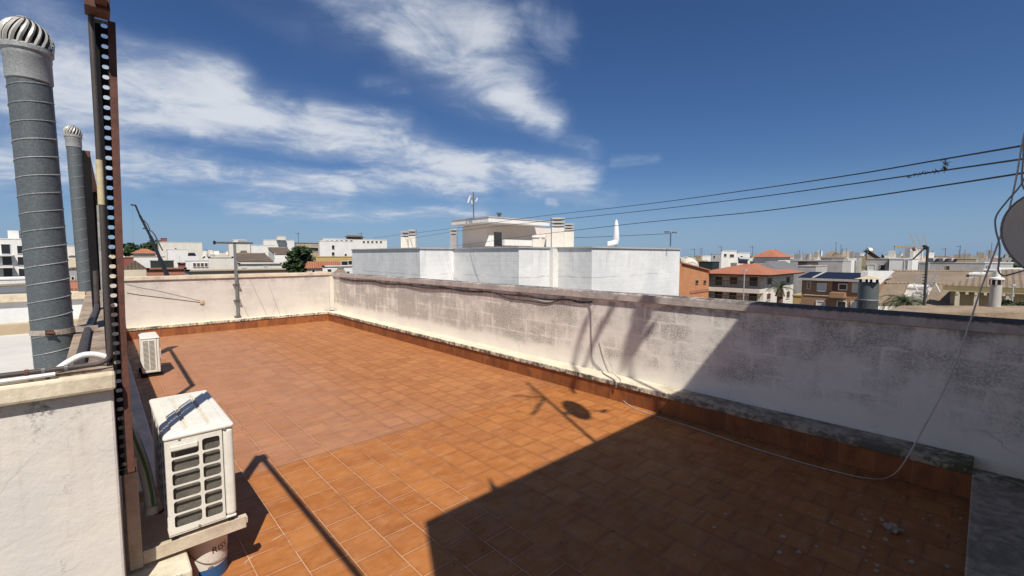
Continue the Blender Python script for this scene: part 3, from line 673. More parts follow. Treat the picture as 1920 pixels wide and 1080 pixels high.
t = ac_unit('smaller cream air conditioner standing on the floor at the far left by the far wall', .452, .690, 9.35, 10.0, .075, .665, 24, 2, False)
for y in (9.42, 9.9): MB().box(.43, .71, y - .04, y + .04, 0.004, .075).build('foot', 'dark', t)
for y in (3.115, 3.92):
    t = thing('wall_bracket', 'cream steel bracket carrying the near end of the large air conditioner' if y < 3.5 else 'cream steel bracket under the rear end of the large air conditioner', 'bracket', (.05, y, .4))
    MB().box(.046, .102, y - .045, y + .0, .30, .915).build('upright', 'bracket', t, bevel=.004)
    MB().box(.103, .61, y - .035, y + .02, .335, .372).box(.103, .60, y - .04, y - .034, .31, .385).build('arm', 'bracket', t, bevel=.003)
    for xm in (.25, .53): MB().cyl((xm, y, .372), (xm, y, .399), .018, n=12).build('rubber_mount', 'black', t)
# refrigerant line bundle
t = thing('refrigerant_line', 'pale insulated pipe bundle with a green stripe hanging between post and air conditioner', 'pipe', (.12, 3.2, .6))
MB().tube([(.055, 3.30, 1.22), (.075, 3.27, 1.10), (.105, 3.26, .95), (.135, 3.25, .80), (.152, 3.24, .66), (.158, 3.22, .56)], .030, 12, 6).build('insulation', 'insul', t, smooth=True)
MB().tube([(.158, 3.22, .56), (.155, 3.21, .52)], .034, 12).build('end_wrap', 'insul', t, smooth=True)
MB().tube([(.078, 3.238, 1.10), (.11, 3.228, .95), (.142, 3.219, .80), (.160, 3.209, .66), (.165, 3.19, .57)], .007, 6, 6).build('stripe', 'green', t)
MB().tube([(.152, 3.22, .52), (.20, 3.3, .47), (.26, 3.4, .46)], .008, 8, 5).build('copper_pipe', P('copper_pipe', (.30, .14, .08), .4, .6), t)
tag(MB().box(.045, .155, 6.5, 6.62, .30, .42).build('junction_box', 'whitepvc', None, bevel=.006), 'small white junction box on the left ledge before the smaller air conditioner', 'box')

# ------------------------------------------------------------------ paint bucket
BX, BY, BH = .412, 3.265, .30
t = thing('paint_bucket', 'white plastic paint bucket with dark lettering and blue base under the near air conditioner', 'bucket', (BX, BY, 0))
MB().lathe((BX, BY, .003), [(.001, 0), (.106, 0), (.118, BH * .95), (.125, BH * .955), (.125, BH), (.116, BH), (.103, .01), (.001, .01)], 36).build('tub', 'bucket', t, smooth=True)
mb = MB(); mb.lathe((BX, BY, .003), [(.1078, .005), (.1112, .085)], 36)
keep = [f for f in mb.f if (sum((mb.v[i] for i in f), Vector()) / 4 - Vector((BX, BY, .04))).normalized().dot(Vector((.8, -.6, 0))) > .1]
mb.f = keep; mb.mi = [0] * len(keep); mb.build('blue_print', 'blue', t, smooth=True)
pts = [(BX + .119 * math.cos(a), BY + .119 * math.sin(a), .22 - .10 * math.sin((a - R(-150)) / R(150) * math.pi)) for a in [R(-150 + 10 * i) for i in range(16)]]
MB().tube(pts, .0022, 6).build('wire_handle', 'greypipe', t, smooth=True)
def curved_text(txt, size, ang0, z, tilt, name, mat, parent):
    cu = bpy.data.curves.new('lettering', 'FONT'); cu.body = txt; cu.size = size; cu.extrude = .0; cu.resolution_u = 3
    ob = bpy.data.objects.new('lettering', cu); col.objects.link(ob)
    me = bpy.data.meshes.new_from_object(ob.evaluated_get(bpy.context.evaluated_depsgraph_get())); col.objects.unlink(ob); bpy.data.objects.remove(ob)
    mb = MB(); vs = []
    for v in me.vertices:
        x, y = v.co.x, v.co.y; rr = .106 + .0125 * (z + y) / BH + .002; a = ang0 + x / rr
        vs.append((BX + rr * math.cos(a), BY + rr * math.sin(a), z + y + x * tilt))
    mb.add(vs, [list(p.vertices) for p in me.polygons]).build(name, mat, parent)
curved_text('RISS', .056, R(-84), .178, .0, 'lettering', 'ink', t)
mb = MB(); vs = []
for i in range(14):
    a = 2 * math.pi * i / 14; aa = R(-88) + .14 * math.cos(a); vs.append((BX + .1125 * math.cos(aa), BY + .1125 * math.sin(aa), .095 + .008 * math.sin(a)))
mb.add(vs, [tuple(range(14))]).build('oval_mark', P('grey_print', (.2, .2, .22), .6), t)

# ------------------------------------------------------------------ cables on the terrace
def cable(label, pts, r, mat, sm=8, cat='cable', name='cable'):
    return tag(MB().tube(pts, r, 7, sm).build(name, mat, None, smooth=True), label, cat)
XC = XW - .012
t = thing('cable_bundle', 'bundle of black cables sagging under the coping of the stained parapet', 'cable', (XC, 8, 1.33))
rnd = random.Random(3)
ys = [13.6, 12.6, 11.5, 10.6, 9.7, 8.8, 8.0, 7.2, 6.5, 5.9, 5.45, 5.0, 4.6, 4.3, 4.05]
for q in range(3):
    pts = []
    for i, y in enumerate(ys):
        dz = -.02 - .035 * rnd.random() * (1.6 if i % 2 else .4)
        if q == 0 and 5.0 <= y <= 5.9: dz -= .085
        pts.append((XC - .006 * q, y, 1.345 + dz - .008 * q))
    MB().tube(pts, .0062, 6, 6).build('cable', 'cable', t, smooth=True)
cable('black cable dropping down the face of the stained parapet to its ledge', [tuple(onx(1098, 561, XC)), tuple(onx(1104, 570, XC)), tuple(onx(1108, 590, XC)), tuple(onx(1109, 630, XC)), tuple(onx(1111, 672, XC)), (XC - .01, 3.86, .30), (5.30, 3.72, .295), (5.13, 3.42, .29), (5.125, 3.40, .20)], .008, 'greycable')
cable('long pale cable lying along the floor and rising at the right toward the satellite dish',
      [tuple(onx(1124, 640, XC)), tuple(onx(1133, 672, XC)), (5.40, 3.62, .300), (5.25, 3.42, .296), (5.12, 3.33, .285), tuple(onz(1158, 738, .08)), tuple(onz(1180, 760, .01)), tuple(onz(1215, 775, .008)), tuple(onz(1300, 802, .008)), tuple(onz(1400, 836, .008)),
       tuple(onz(1500, 866, .008)), tuple(onz(1590, 890, .008)), tuple(onz(1640, 898, .01)), tuple(onz(1665, 895, .05)), tuple(at(1690, 875, 3.1)), tuple(at(1730, 805, 2.95)), tuple(at(1775, 720, 2.85)), tuple(at(1810, 630, 2.8)), tuple(at(1838, 545, 2.75)), tuple(at(1866, 470, 2.7)), tuple(at(1890, 400, 2.66)), tuple(at(1905, 335, 2.62)), tuple(at(1918, 262, 2.6)), tuple(at(1935, 200, 2.6))], .0045, 'whitecable', 6)
cable('loop of grey cable hanging in front of the satellite dish rim', [tuple(at(1935, 300, 2.5)), tuple(at(1915, 345, 2.5)), tuple(at(1890, 375, 2.5)), tuple(at(1868, 405, 2.5)), tuple(at(1867, 430, 2.5)), tuple(at(1874, 460, 2.5)), tuple(at(1873, 490, 2.5)), tuple(at(1872, 508, 2.5)), tuple(at(1882, 517, 2.5)), tuple(at(1900, 513, 2.5)), tuple(at(1935, 503, 2.5))], .0042, 'greycable')
cable('short grey cable curling above the satellite dish at the right edge', [tuple(at(1921, 250, 2.55)), tuple(at(1918, 300, 2.55)), tuple(at(1916, 340, 2.55)), tuple(at(1924, 358, 2.52)), tuple(at(1940, 350, 2.52))], .0042, 'greycable')
# wires on the far parapet
yw = YF - .006
cable('thin upper wire slanting down the far parapet', [tuple(ony(238, 533, yw)), tuple(ony(262, 539, yw)), tuple(ony(300, 546, yw)), tuple(ony(375, 564, yw))], .0038, 'greycable', 4, 'wire', 'wire')
t = thing('clothes_line', 'lower dark wire on the far parapet ending in a small pale hook', 'wire', tuple(ony(300, 556, yw)))
MB().tube([tuple(ony(238, 549, yw)), tuple(ony(262, 553, yw)), tuple(ony(320, 560, yw)), tuple(ony(376, 567, yw))], .0055, 6, 4).build('wire', 'cable', t)
a = ony(379, 567, yw); MB().box(a.x - .05, a.x + .04, yw - .03, yw + .002, a.z - .04, a.z + .06).build('hook', P('pale_hook', (.55, .42, .28), .7), t, bevel=.01)
for (xa, ya, xb, yb), lb in zip(((468, 522, 502, 594), (500, 522, 525, 590), (450, 560, 466, 594)), ('thin grey guy wire next to the far wall pole', 'second thin guy wire on the far wall nearer the corner', 'short guy wire beside the foot of the far wall pole')):
    cable(lb, [tuple(ony(xa, ya, yw)), tuple(ony(xb, yb, yw - .02))], .004, P('pale_wire', (.45, .42, .38), .6), 0, 'wire', 'guy_wire')
# T shaped pole on the far parapet
a = ony(446, 597, YF - .07); x = a.x
t = thing('clothesline_pole', 'grey T shaped steel pole bolted to the far parapet', 'pole', (x, YF - .07, a.z))
MB().box(x - .031, x + .031, YF - .10, YF - .045, a.z, 2.36).build('mast', P('grey_painted_steel', (.22, .245, .24), .5, .3, var=.2, scale=6), t, bevel=.006)
b1 = ony(404, 457, YF - .07); b2 = ony(474, 457, YF - .07)
MB().box(b1.x, b2.x, YF - .10, YF - .05, 2.33, 2.385).build('crossbar', 'greypipe', t, bevel=.004)
MB().box(b1.x - .05, b1.x - .001, YF - .11, YF - .04, 2.31, 2.405).build('end_cap', 'black', t)
for py in (533, 563, 593):
    z = ony(446, py, YF - .07).z
    MB().box(x - .075, x + .075, YF - .122, YF - .112, z - .02, z + .02).cyl((x - .062, YF - .14, z), (x - .062, YF - .004, z), .016, n=8).cyl((x + .062, YF - .14, z), (x + .062, YF - .004, z), .016, n=8).build('clamp', 'greypipe', t)

# ------------------------------------------------------------------ litter in the shaded corner
mb = MB(); rnd = random.Random(11)
for i in range(70):
    if i < 52: px, py = rnd.gauss(1600, 110), rnd.gauss(985, 55)
    else: px, py = rnd.uniform(1250, 1840), rnd.uniform(860, 1080)
    if py < 840 or py > 1100 or px > 1835: continue
    c = onz(px, py, .0035 + i * .00001); rr = rnd.uniform(.004, .012) * (1.3 if py > 960 else .8); ang = rnd.uniform(0, 6.3); n = 9
    vs = [(c.x + rr * (1 + .35 * rnd.random()) * math.cos(2 * math.pi * k / n + ang) * 1.3, c.y + rr * .8 * (1 + .35 * rnd.random()) * math.sin(2 * math.pi * k / n + ang), c.z) for k in range(n)]   # irregular splashes
    mb.add(vs, [tuple(range(n))])
tag(mb.build('bird_droppings', 'droppings', None), 'scattered whitish bird droppings on the shaded floor tiles', 'droppings', kind='stuff')
mb = MB()
for i in range(420):
    if i < 260: x, y = 5.155 - abs(rnd.gauss(0, .07)), rnd.uniform(.02, 5.5)
    elif i < 330: x, y = rnd.uniform(1.2, 5.1), .02 + abs(rnd.gauss(0, .06))
    else: x, y = rnd.uniform(1.5, 5.1), rnd.uniform(.1, 2.6)
    a = rnd.uniform(0, 6.28); s_ = rnd.uniform(.003, .011); h_ = rnd.uniform(.001, .006); l_ = rnd.uniform(.5, 2.2)
    u_ = Vector((math.cos(a), math.sin(a), 0)) * s_ * l_; w_ = Vector((-math.sin(a), math.cos(a), 0)) * s_ * .6; b_ = Vector((x, y, .001))
    mb.add([b_ - u_, b_ + w_, b_ + u_, b_ - w_, b_ + Vector((0, 0, h_))], [(0, 1, 4), (1, 2, 4), (2, 3, 4), (3, 0, 4)])
tag(mb.build('grit', P('dry_leaf_litter', (.16, .11, .07), .95, var=.6, scale=60, dirt=(.05, .035, .025)), None), 'dry grit and leaf crumbs gathered along the foot of the right skirting', 'litter', kind='stuff')
c = onz(1675, 996, 0)
bm = bmesh.new(); bmesh.ops.create_icosphere(bm, subdivisions=4, radius=.042)
for v in bm.verts:
    d = mnoise.fractal(v.co * 30, .8, 2.0, 5) * .024; v.co += v.co.normalized() * d; v.co.z = v.co.z * .62 + .028; v.co.x *= 1.25
me = bpy.data.meshes.new('rubble_stone'); bm.to_mesh(me); bm.free(); me.materials.append(M['stone'])
o = bpy.data.objects.new('rubble_stone', me); col.objects.link(o); o.location = (c.x, c.y, 0); tag(o, 'single rough lump of rubble lying on the shaded floor at the lower right', 'stone')
o.rotation_euler = (0, 0, .6)

# ------------------------------------------------------------------ satellite dish at the right edge
dc = onx(2019, 440, 4.0); dr = .306
t = thing('satellite_dish', 'large beige satellite dish cut off by the right edge of the view', 'satellite dish', tuple(dc))
q = (Vector((.86, .36, -.36))).to_track_quat('Z', 'Y').to_matrix()
def disc(mb, c, rot, r, depth, thick, n=48):
    prof = [(.002, depth), (r * .3, depth * .91), (r * .6, depth * .64), (r * .85, depth * .28), (r * .97, 0.0), (r, .0), (r, thick), (r * .97, thick + .003), (r * .85, depth * .28 + thick), (r * .5, depth * .75 + thick), (.002, depth + thick)]
    vs = []; fs = []
    for rr, z in prof: vs += [Vector(c) + rot @ Vector((rr * math.cos(2 * math.pi * k / n), rr * math.sin(2 * math.pi * k / n), z)) for k in range(n)]
    for i in range(len(prof) - 1):
        for k in range(n): fs.append((i * n + k, i * n + (k + 1) % n, (i + 1) * n + (k + 1) % n, (i + 1) * n + k))
    return mb.add(vs, fs)
disc(MB(), dc, q, dr, .05, .006).build('reflector', 'dish', t, smooth=True)
mb = MB(); e = [dc + q @ Vector((dr * math.cos(2 * math.pi * k / 48), dr * math.sin(2 * math.pi * k / 48), .003)) for k in range(49)]
mb.tube(e, .006, 6).build('rim', P('grey_rim', (.26, .25, .24), .6), t, smooth=True)
MB().tube([dc + q @ Vector((0, -dr * .95, 0)), dc + q @ Vector((0, -dr * .6, -.28))], .01, 8).build('feed_arm', 'greypipe', t)
MB().tube([dc + q @ Vector((0, 0, .056)), dc + Vector((.05, -.12, 0)), (dc.x + .05, -.5, dc.z - .02)], .02, 8).build('wall_mount', 'greypipe', t)

# ------------------------------------------------------------------ aerials on the penthouse roof (unseen, placed by their shadows; the second is guessed)
def up_sun(p, y): p = Vector(p); tt = (p.y - y) / -sd.y; return p + sd * tt
YA = -.62
f = lambda px, py: up_sun(onz(px, py, 0), YA)
a, b = f(1110, 822), f(1019, 744)
t = thing('aerial_mast', 'thin aerial mast with grid antenna and dish whose shadow falls on the sunny tiles', 'antenna mast', (a.x, YA, 5.0))
MB().cyl((b.x, YA, 5.0), (b.x, YA, b.z + .05), .024, n=10).build('mast', 'greypipe', t)
hub = f(1022, 745)
mb = MB(); L1, R1, E1 = f(987, 717), f(998, 778), f(962, 742)
mb.bar(hub, L1, .03); mb.bar(hub, R1, .03)
mb.build('reflector_frame', 'alu', t)
mb = MB()
for i in range(1, 8):
    u = i / 8; mb.bar(hub.lerp(L1, u) + Vector((0, -.05, 0)), hub.lerp(R1, u) + Vector((0, -.05, 0)), .006)
    mb.bar(hub.lerp(E1, u * .7), L1.lerp(R1, u), .005)
mb.build('reflector_grid', 'alu', t)
MB().bar(hub, E1, .026).build('boom', 'alu', t)
dcn = f(1080.5, 768)
qd = (Vector((.629, -.698, .342))).to_track_quat('-Z', 'Y').to_matrix()
disc(MB(), dcn, qd, .30, .04, .006).build('dish', 'dish', t, smooth=True)
ln = f(1131, 771); MB().bar(dcn + Vector((0, .0, -.02)), ln, .018).bar(ln - Vector((.05, 0, 0)), ln + Vector((.07, 0, .0)), .05).build('feed_arm', 'greypipe', t)
MB().bar(f(1058, 776), dcn, .05).build('dish_mount', 'greypipe', t)
c = f(935, 915)
tag(MB().cyl((c.x, -.53, 5.0), (c.x, -.53, 5.32), .035, .006, 8).build('roof_spike', 'greypipe', None), 'short pointed pipe on the penthouse roof edge casting a spike shaped shadow', 'pipe')
# second aerial is a guess, added and shaped to cast the blurred parapet shadow
YB2 = -.9
g = lambda px, py: up_sun(onx(px, py, XW), YB2)
p0 = g(1181, 694)
t = thing('shadow_aerial', 'unseen guessed aerial with slanting panels shaped to cast the blurred shadow on the stained parapet', 'antenna', (p0.x, YB2, 5.0))
MB().cyl((p0.x, YB2, 5.0), (p0.x, YB2, g(1182, 640).z), .03, n=10).build('mast', 'greypipe', t)
def panel(pa, pb, w): MB().bar(g(*pa), g(*pb), w, .03, (0, 1, 0)).build('panel', 'alu', t)  # bar set along the sun line to shape one shadow streak
for pa, pb, w in (((1180, 678), (1181, 650), .15), ((1182, 658), (1226, 611), .085), ((1188, 650), (1204, 600), .13), ((1202, 622), (1204, 560), .17), ((1178, 655), (1186, 612), .10), ((1150, 572), (1112, 645), .105), ((1114, 640), (1093, 696), .07), ((1104, 588), (1084, 645), .075), ((1085, 640), (1075, 690), .055), ((1122, 612), (1138, 600), .06)): panel(pa, pb, w)
t2 = onz(1077, 738, 0); c_ = up_sun(t2, YB2); MB().bar(c_, g(1084, 645), .05, .03, (0, 1, 0)).build('panel', 'alu', t)

# ------------------------------------------------------------------ the town
GZ = -11.0
def zat(py, d, px=960): return at(px, py, d).z
def face_rect(C, face, a, b):
    """photo points a,b -> (u0,u1,z0,z1) on a facade: face 'y' lies on y=C.y, face 'x' on x=C.x"""
    if face == 'y': p, q = ony(*a, C.y), ony(*b, C.y); u = sorted((p.x, q.x))
    else: p, q = onx(*a, C.x), onx(*b, C.x); u = sorted((p.y, q.y))
    z = sorted((p.z, q.z)); return u[0], u[1], z[0], z[1]
def slab_on(mb, C, face, r, near, far):
    u0, u1, z0, z1 = r
    return mb.box(u0, u1, C.y - near, C.y - far, z0, z1) if face == 'y' else mb.box(C.x - near, C.x - far, u0, u1, z0, z1)
def window(t, C, face, a, b, glass='glass', frame='frame', fw=.06, nm='window'):
    u0, u1, z0, z1 = face_rect(C, face, a, b)
    mb = MB(); F = lambda r, n_, f_: slab_on(mb, C, face, r, n_, f_)
    F((u0 - fw, u0, z0 - fw, z1 + fw), .06, -.02); F((u1, u1 + fw, z0 - fw, z1 + fw), .06, -.02); F((u0, u1, z1, z1 + fw), .06, -.02); F((u0, u1, z0 - fw, z0), .10, -.02)
    o = mb.build(nm, frame, t)
    mb = MB(); F((u0, u1, z0, z1), .018, -.02); mb.build('pane', glass, o)
    return o
def hip_roof(mb, x0, x1, y0, y1, z, h, ov=.5):
    x0 -= ov; x1 += ov; y0 -= ov; y1 += ov; w, l = x1 - x0, y1 - y0
    if w > l: r0, r1 = (x0 + l / 2, (y0 + y1) / 2), (x1 - l / 2, (y0 + y1) / 2)
    else: r0, r1 = ((x0 + x1) / 2, y0 + w / 2), ((x0 + x1) / 2, y1 - w / 2)
    vs = [(x0, y0, z), (x1, y0, z), (x1, y1, z), (x0, y1, z), (*r0, z + h), (*r1, z + h)]
    fs = [(0, 1, 5, 4), (1, 2, 5), (2, 3, 4, 5), (3, 0, 4)] if w > l else [(0, 1, 4), (1, 2, 5, 4), (2, 3, 5), (3, 0, 4, 5)]
    return mb.add(vs, fs + [(0, 3, 2, 1)])
def gable_roof(mb, x0, x1, y0, y1, z, h, along='x', ov=.3):
    x0 -= ov; x1 += ov; y0 -= ov; y1 += ov
    if along == 'x': v = [(x0, y0, z), (x1, y0, z), (x1, y1, z), (x0, y1, z), (x0, (y0 + y1) / 2, z + h), (x1, (y0 + y1) / 2, z + h)]; f_ = [(0, 1, 5, 4), (2, 3, 4, 5), (0, 4, 3), (1, 2, 5), (0, 3, 2, 1)]
    else: v = [(x0, y0, z), (x1, y0, z), (x1, y1, z), (x0, y1, z), ((x0 + x1) / 2, y0, z + h), ((x0 + x1) / 2, y1, z + h)]; f_ = [(0, 4, 5, 3), (1, 2, 5, 4), (0, 1, 4), (2, 3, 5), (0, 3, 2, 1)]
    return mb.add(v, f_)
def house(label, px0, pxc, px1, pyt, d, wall='white', roof='flat', rh=1.2, rmat='terra', wins=(), cat='building', name='town_building', group=None, dep=None, base=GZ, ov=.4, rim=.0, along='x', pyb=None):
    """corner at pxc; facade facing -Y spans pxc..px1, facade facing -X spans px0..pxc"""
    if pxc > 1480:             # far right: the facade seen there is the one facing -X
        px0, pxc = pxc, px1; wins = [('x',) + tuple(w_[1:]) for w_ in wins]
    C = at(pxc, pyt, d); zt = C.z; C = Vector((C.x, C.y, base))
    x1 = ony(px1, 480, C.y).x if px1 > pxc else C.x + (dep or 7)
    y1 = onx(px0, 480, C.x).y if (px0 < pxc and px0 > 230) else C.y + (dep or 8)
    if pyb: base = at(pxc, pyb, d).z
    t = thing(name, label, cat, (C.x, C.y, base), group)
    MB().box(C.x, x1, C.y, y1, base, zt).build('wall', wall, t)
    if roof == 'flat':
        w = .18
        MB().box(C.x - .05, x1 + .05, C.y - .05, C.y + w, zt, zt + .12).box(C.x - .05, x1 + .05, y1 - w, y1 + .05, zt, zt + .12).box(C.x - .05, C.x + w, C.y + w, y1 - w, zt, zt + .12).box(x1 - w, x1 + .05, C.y + w, y1 - w, zt, zt + .12).build('parapet', wall if isinstance(rmat, str) and rmat == 'terra' else rmat, t)
    elif roof == 'hip': hip_roof(MB(), C.x, x1, C.y, y1, zt, rh, ov).build('roof', rmat, t)
    elif roof == 'gable': gable_roof(MB(), C.x, x1, C.y, y1, zt, rh, along, ov).build('roof', rmat, t)
    for wdef in wins:
        f_, ax, ay, bx, by = wdef[:5]; g_ = wdef[5] if len(wdef) > 5 else 'glass'; fr_ = wdef[6] if len(wdef) > 6 else 'frame'
        window(t, C, f_, (ax, ay), (bx, by), g_, fr_)
    t['_c'] = 0; del t['_c']
    return t, C, x1, y1, zt

# --- white terrace block across the street: stepped blank walls
ZB = 2.46
t = thing('apartment_block', 'large white apartment block with stepped blank walls directly beyond the long parapet', 'building', (0, 0, 0))
c0 = onz(787, 462.6, ZB)
cA = onx(660, 470, c0.x)
xb = ony(850, 470, c0.y).x; yc = onx(973, 470, xb).y; xd = ony(1040, 470, yc).x; ye = onx(1110, 470, xd).y; xf = ony(1275, 470, ye).x
t.location = (c0.x, c0.y, GZ); WL[t.name] = Vector(t.location)
H0 = GZ
XE = xf + 3
YE = cA.y
MB().prism([(c0.x, YE), (c0.x, c0.y), (xb, c0.y), (xb, yc), (xd, yc), (xd, ye), (xf, ye), (xf, YE)], 2, H0, ZB - .10).build('wall', 'blockwall', t)
def cope(mb, xa, ya, xb_, yb_): mb.box(min(xa, xb_) - .06, max(xa, xb_) + .06, min(ya, yb_) - .06, max(ya, yb_) + .06, ZB - .10, ZB - .02)
mb = MB(); o_ = .06; w_ = .3
poly_o = [(c0.x - o_, YE), (c0.x - o_, c0.y - o_), (xb - o_, c0.y - o_), (xb - o_, yc - o_), (xd - o_, yc - o_), (xd - o_, ye - o_), (xf + o_, ye - o_), (xf + o_, YE)]
mb.prism(poly_o, 2, ZB - .10, ZB - .035); mb.build('coping', 'concrete', t)
pl = ony(1030, 470, yc).x; pr = ony(1041, 470, yc).x
MB().box(pl, pr, yc - .22, yc - .001, H0, ZB - .11).build('pilaster', 'white', t)
# roof house with wide canopy
cd = at(916, 407.6, 25.5); zc = cd.z; xcan1 = ony(1031, 418, cd.y).x; ycan1 = onx(846, 414, cd.x).y
MB().box(cd.x, xcan1, cd.y, ycan1, zc - .27, zc).build('canopy', 'white', t, bevel=.02)
MB().box(cd.x - .03, xcan1 + .03, cd.y - .03, ycan1 + .03, zc + .002, zc + .07).build('roof_edge', 'concrete', t)
wx = cd.x + 1.1; wy = cd.y + 1.5
W_ = Vector((wx, wy, 0)); wx1 = ony(1040, 440, wy).x; wy1 = onx(867, 440, wx).y
MB().box(wx, wx1, wy, wy1, ZB - .3, zc - .275).build('roof_room', P('pinkish_render', (.82, .70, .60), .9, var=.12, scale=.6), t)
r = face_rect(W_, 'y', (926, 435), (940, 461)); 
o = slab_on(MB(), W_, 'y', r, .03, -.02).build('door', 'greyroof', t)
r = face_rect(Vector((wx, wy - 1.2, 0)), 'y', (911, 441), (924, 462)); mb = MB(); mb.prism([(r[0], r[2]), (r[1], r[2]), (r[1], r[3]), (r[0] + (r[1] - r[0]) * .6, r[3])], 1, wy - 1.3, wy - 1.1); mb.build('balustrade', 'white', t)
r = face_rect(Vector((wx, wy - 1.2, 0)), 'y', (944, 449), (1032, 462)); slab_on(MB(), W_, 'y', r, 1.3, 1.1).build('balustrade', 'white', t)
def stack(label_part, pxa, pxb, pyt, pyb, d, mat_, capn=2, cap='concrete', dep=.9):
    a, b = at(pxa, pyt, d), at(pxb, pyt, d); w = (b - a).length; m_ = (a + b) / 2; zb = at(pxa, pyb, d).z; zt = a.z
    ax = Vector((RT.x, RT.y, 0)) * w / 2; ay = Vector((FW.x, FW.y, 0)).normalized() * min(w / 2, dep)
    h = zt - zb; c_ = MB().obox((m_.x, m_.y, (zb + zt - h * .34) / 2), ax, ay, (0, 0, (h * .66) / 2)).build('chimney', mat_, t)
    mb = MB()
    for i in range(capn):
        z = zt - h * .34 + h * .34 * (i + .62) / capn; mb.obox((m_.x, m_.y, z), ax * 1.06, ay * 1.06, (0, 0, h * .34 / capn * .24))
    mb.obox((m_.x, m_.y, zt - h * .17), ax * .55, ay * .55, (0, 0, h * .165))
    mb.build('chimney_cap', cap, c_)
stack('', 1034, 1057, 408, 465, 23.5, 'offwhite', 3); stack('', 1057.5, 1075, 419, 465, 23.9, 'offwhite', 3)
stack('', 753, 768, 433, 468, 27, 'offwhite'); stack('', 767, 780, 430, 468, 26.5, 'offwhite')
stack('', 844, 857, 428, 466, 26.0, 'grey')
stack('', 998, 1014, 440, 465, 24.5, 'offwhite', 1, 'white'); stack('', 1014, 1024, 440, 465, 24.6, 'offwhite', 1, 'white')
a = at(936, 400, 28); MB().cyl((a.x, a.y, zc), (a.x, a.y, a.z - .05), .10, n=10).lathe((a.x, a.y, a.z - .05), [(.17, 0), (.17, .08), (.02, .12)], 10).build('vent_stub', 'greypipe', t)
# things on that roof
a = at(1155, 460, 21.5)
t2 = thing('garden_parasol', 'closed white parasol sticking up above the blank white wall of the block', 'parasol', tuple(a))
zt_ = zat(412, 21.5)
MB().lathe((a.x, a.y, a.z), [(.10, .05), (.16, .25), (.14, .6), (.10, 1.0), (.05, zt_ - a.z - .05), (.01, zt_ - a.z)], 10).build('canopy', 'canvas', t2, smooth=True)
MB().cyl((a.x, a.y, a.z - 1), (a.x, a.y, a.z + .3), .03, n=8).build('pole', 'alu', t2)
MB().obox((a.x - .18, a.y + .12, a.z + .1), (RT.x * .24, RT.y * .24, .05), (.1, .1, 0), (0, 0, .12)).build('folded_cloth', 'canvas', t2, bevel=.05)
a = at(1257, 462, 24)
t2 = thing('roof_lamp', 'thin roof lamp with two small heads at the right end of the white block', 'lamp', tuple(a))
zt_ = zat(436, 24); MB().cyl(a, (a.x, a.y, zt_), .035, n=8).build('pole', 'greypipe', t2)
MB().obox((a.x - RT.x * .2, a.y - RT.y * .2, zt_ + .03), (RT.x * .12, RT.y * .12, 0), (.05, .05, 0), (0, 0, .04)).build('lamp_head', 'greypipe', t2)
MB().obox((a.x + RT.x * .2, a.y + RT.y * .2, zt_), (RT.x * .12, RT.y * .12, 0), (.05, .05, 0), (0, 0, .035)).build('lamp_head', 'greypipe', t2)
def yagi(name, label, px, pyt, pyb, d, elems, mast_r=.025, mat_='greypipe', group=None):
    """elems: (photo x offset a, y a, x b, y b, thickness px, material, part name)"""
    a, b = at(px, pyb, d), at(px, pyt, d)
    t = thing(name, label, 'antenna', tuple(a), group)
    MB().cyl(a, (a.x, a.y, b.z), mast_r, n=8).build('mast', mat_, t)
    for (xa, ya, xb_, yb_, w, mt, pn) in elems: MB().bar(at(xa, ya, d), at(xb_, yb_, d), w * d / FPX).build(pn, mt, t)
    return t
yagi('tv_antenna', 'tall television antenna on the canopy roof of the white block', 888, 361, 410, 26, [(878, 379, 882, 367, 1.6, 'white', 'panel'), (892, 378, 895, 371, 1.8, 'white', 'panel'), (877, 380, 880, 370, 1.8, 'white', 'panel'), (880, 366, 890, 370, 1.5, P('yellow_plastic', (.6, .45, .1), .6), 'dipole'), (882, 386, 889, 387, 1, 'greypipe', 'arm'), (884, 376, 885, 382, 1.6, 'white', 'panel'), (881, 371, 894, 374, .8, 'greypipe', 'arm')], .035)

# --- overhead wires from the penthouse to the block
def wire(label, pts, r=.006):
    tag(MB().tube([tuple(at(*p)) for p in pts], r, 6, 8).build('overhead_wire', 'cable', None, smooth=True), label, 'wire')
wire('uppermost of the three dark overhead wires crossing the sky', [(1960, 266, 2.9), (1760, 300, 4.2), (1590, 329, 5.6), (1400, 357, 8), (1200, 384, 11.5), (1000, 407, 17), (850, 428, 22), (700, 446, 31)], .0075)
wire('middle overhead wire with dry plant debris caught on it', [(1960, 292, 2.95), (1760, 321, 4.3), (1590, 346, 5.8), (1400, 372, 8.2), (1200, 396, 11.8), (1000, 417, 17), (846, 435, 22), (760, 449, 27)], .0075)
wire('lowest of the three overhead wires, ending at the canopy house', [(1960, 318, 2.9), (1760, 349, 4.2), (1590, 374, 5.6), (1400, 399, 8), (1200, 418, 11.5), (1000, 441, 17), (900, 455, 21), (850, 461, 25)], .0075)
wire('faint thin wire running low over the white block to its roof lamp', [(1256, 438, 24), (1150, 443, 24), (1070, 446, 24)], .012)
mb = MB(); rnd = random.Random(5)
for i in range(46):
    c_ = at(1772 + rnd.gauss(0, 3), 299 + rnd.uniform(0, 20), 4.25) if i < 22 else at(1735 + rnd.uniform(-28, 48), 326 - .14 * (0) + rnd.gauss(0, 1.2), 4.35)
    if i >= 22: c_ = at(1700 + (i - 22) * 3.2, 331 - (i - 22) * .56 + rnd.gauss(0, 1.3), 4.4)
    dv = Vector((rnd.gauss(0, 1), rnd.gauss(0, 1), rnd.gauss(0, 1))).normalized() * .022; mb.bar(c_ - dv, c_ + dv, .004)
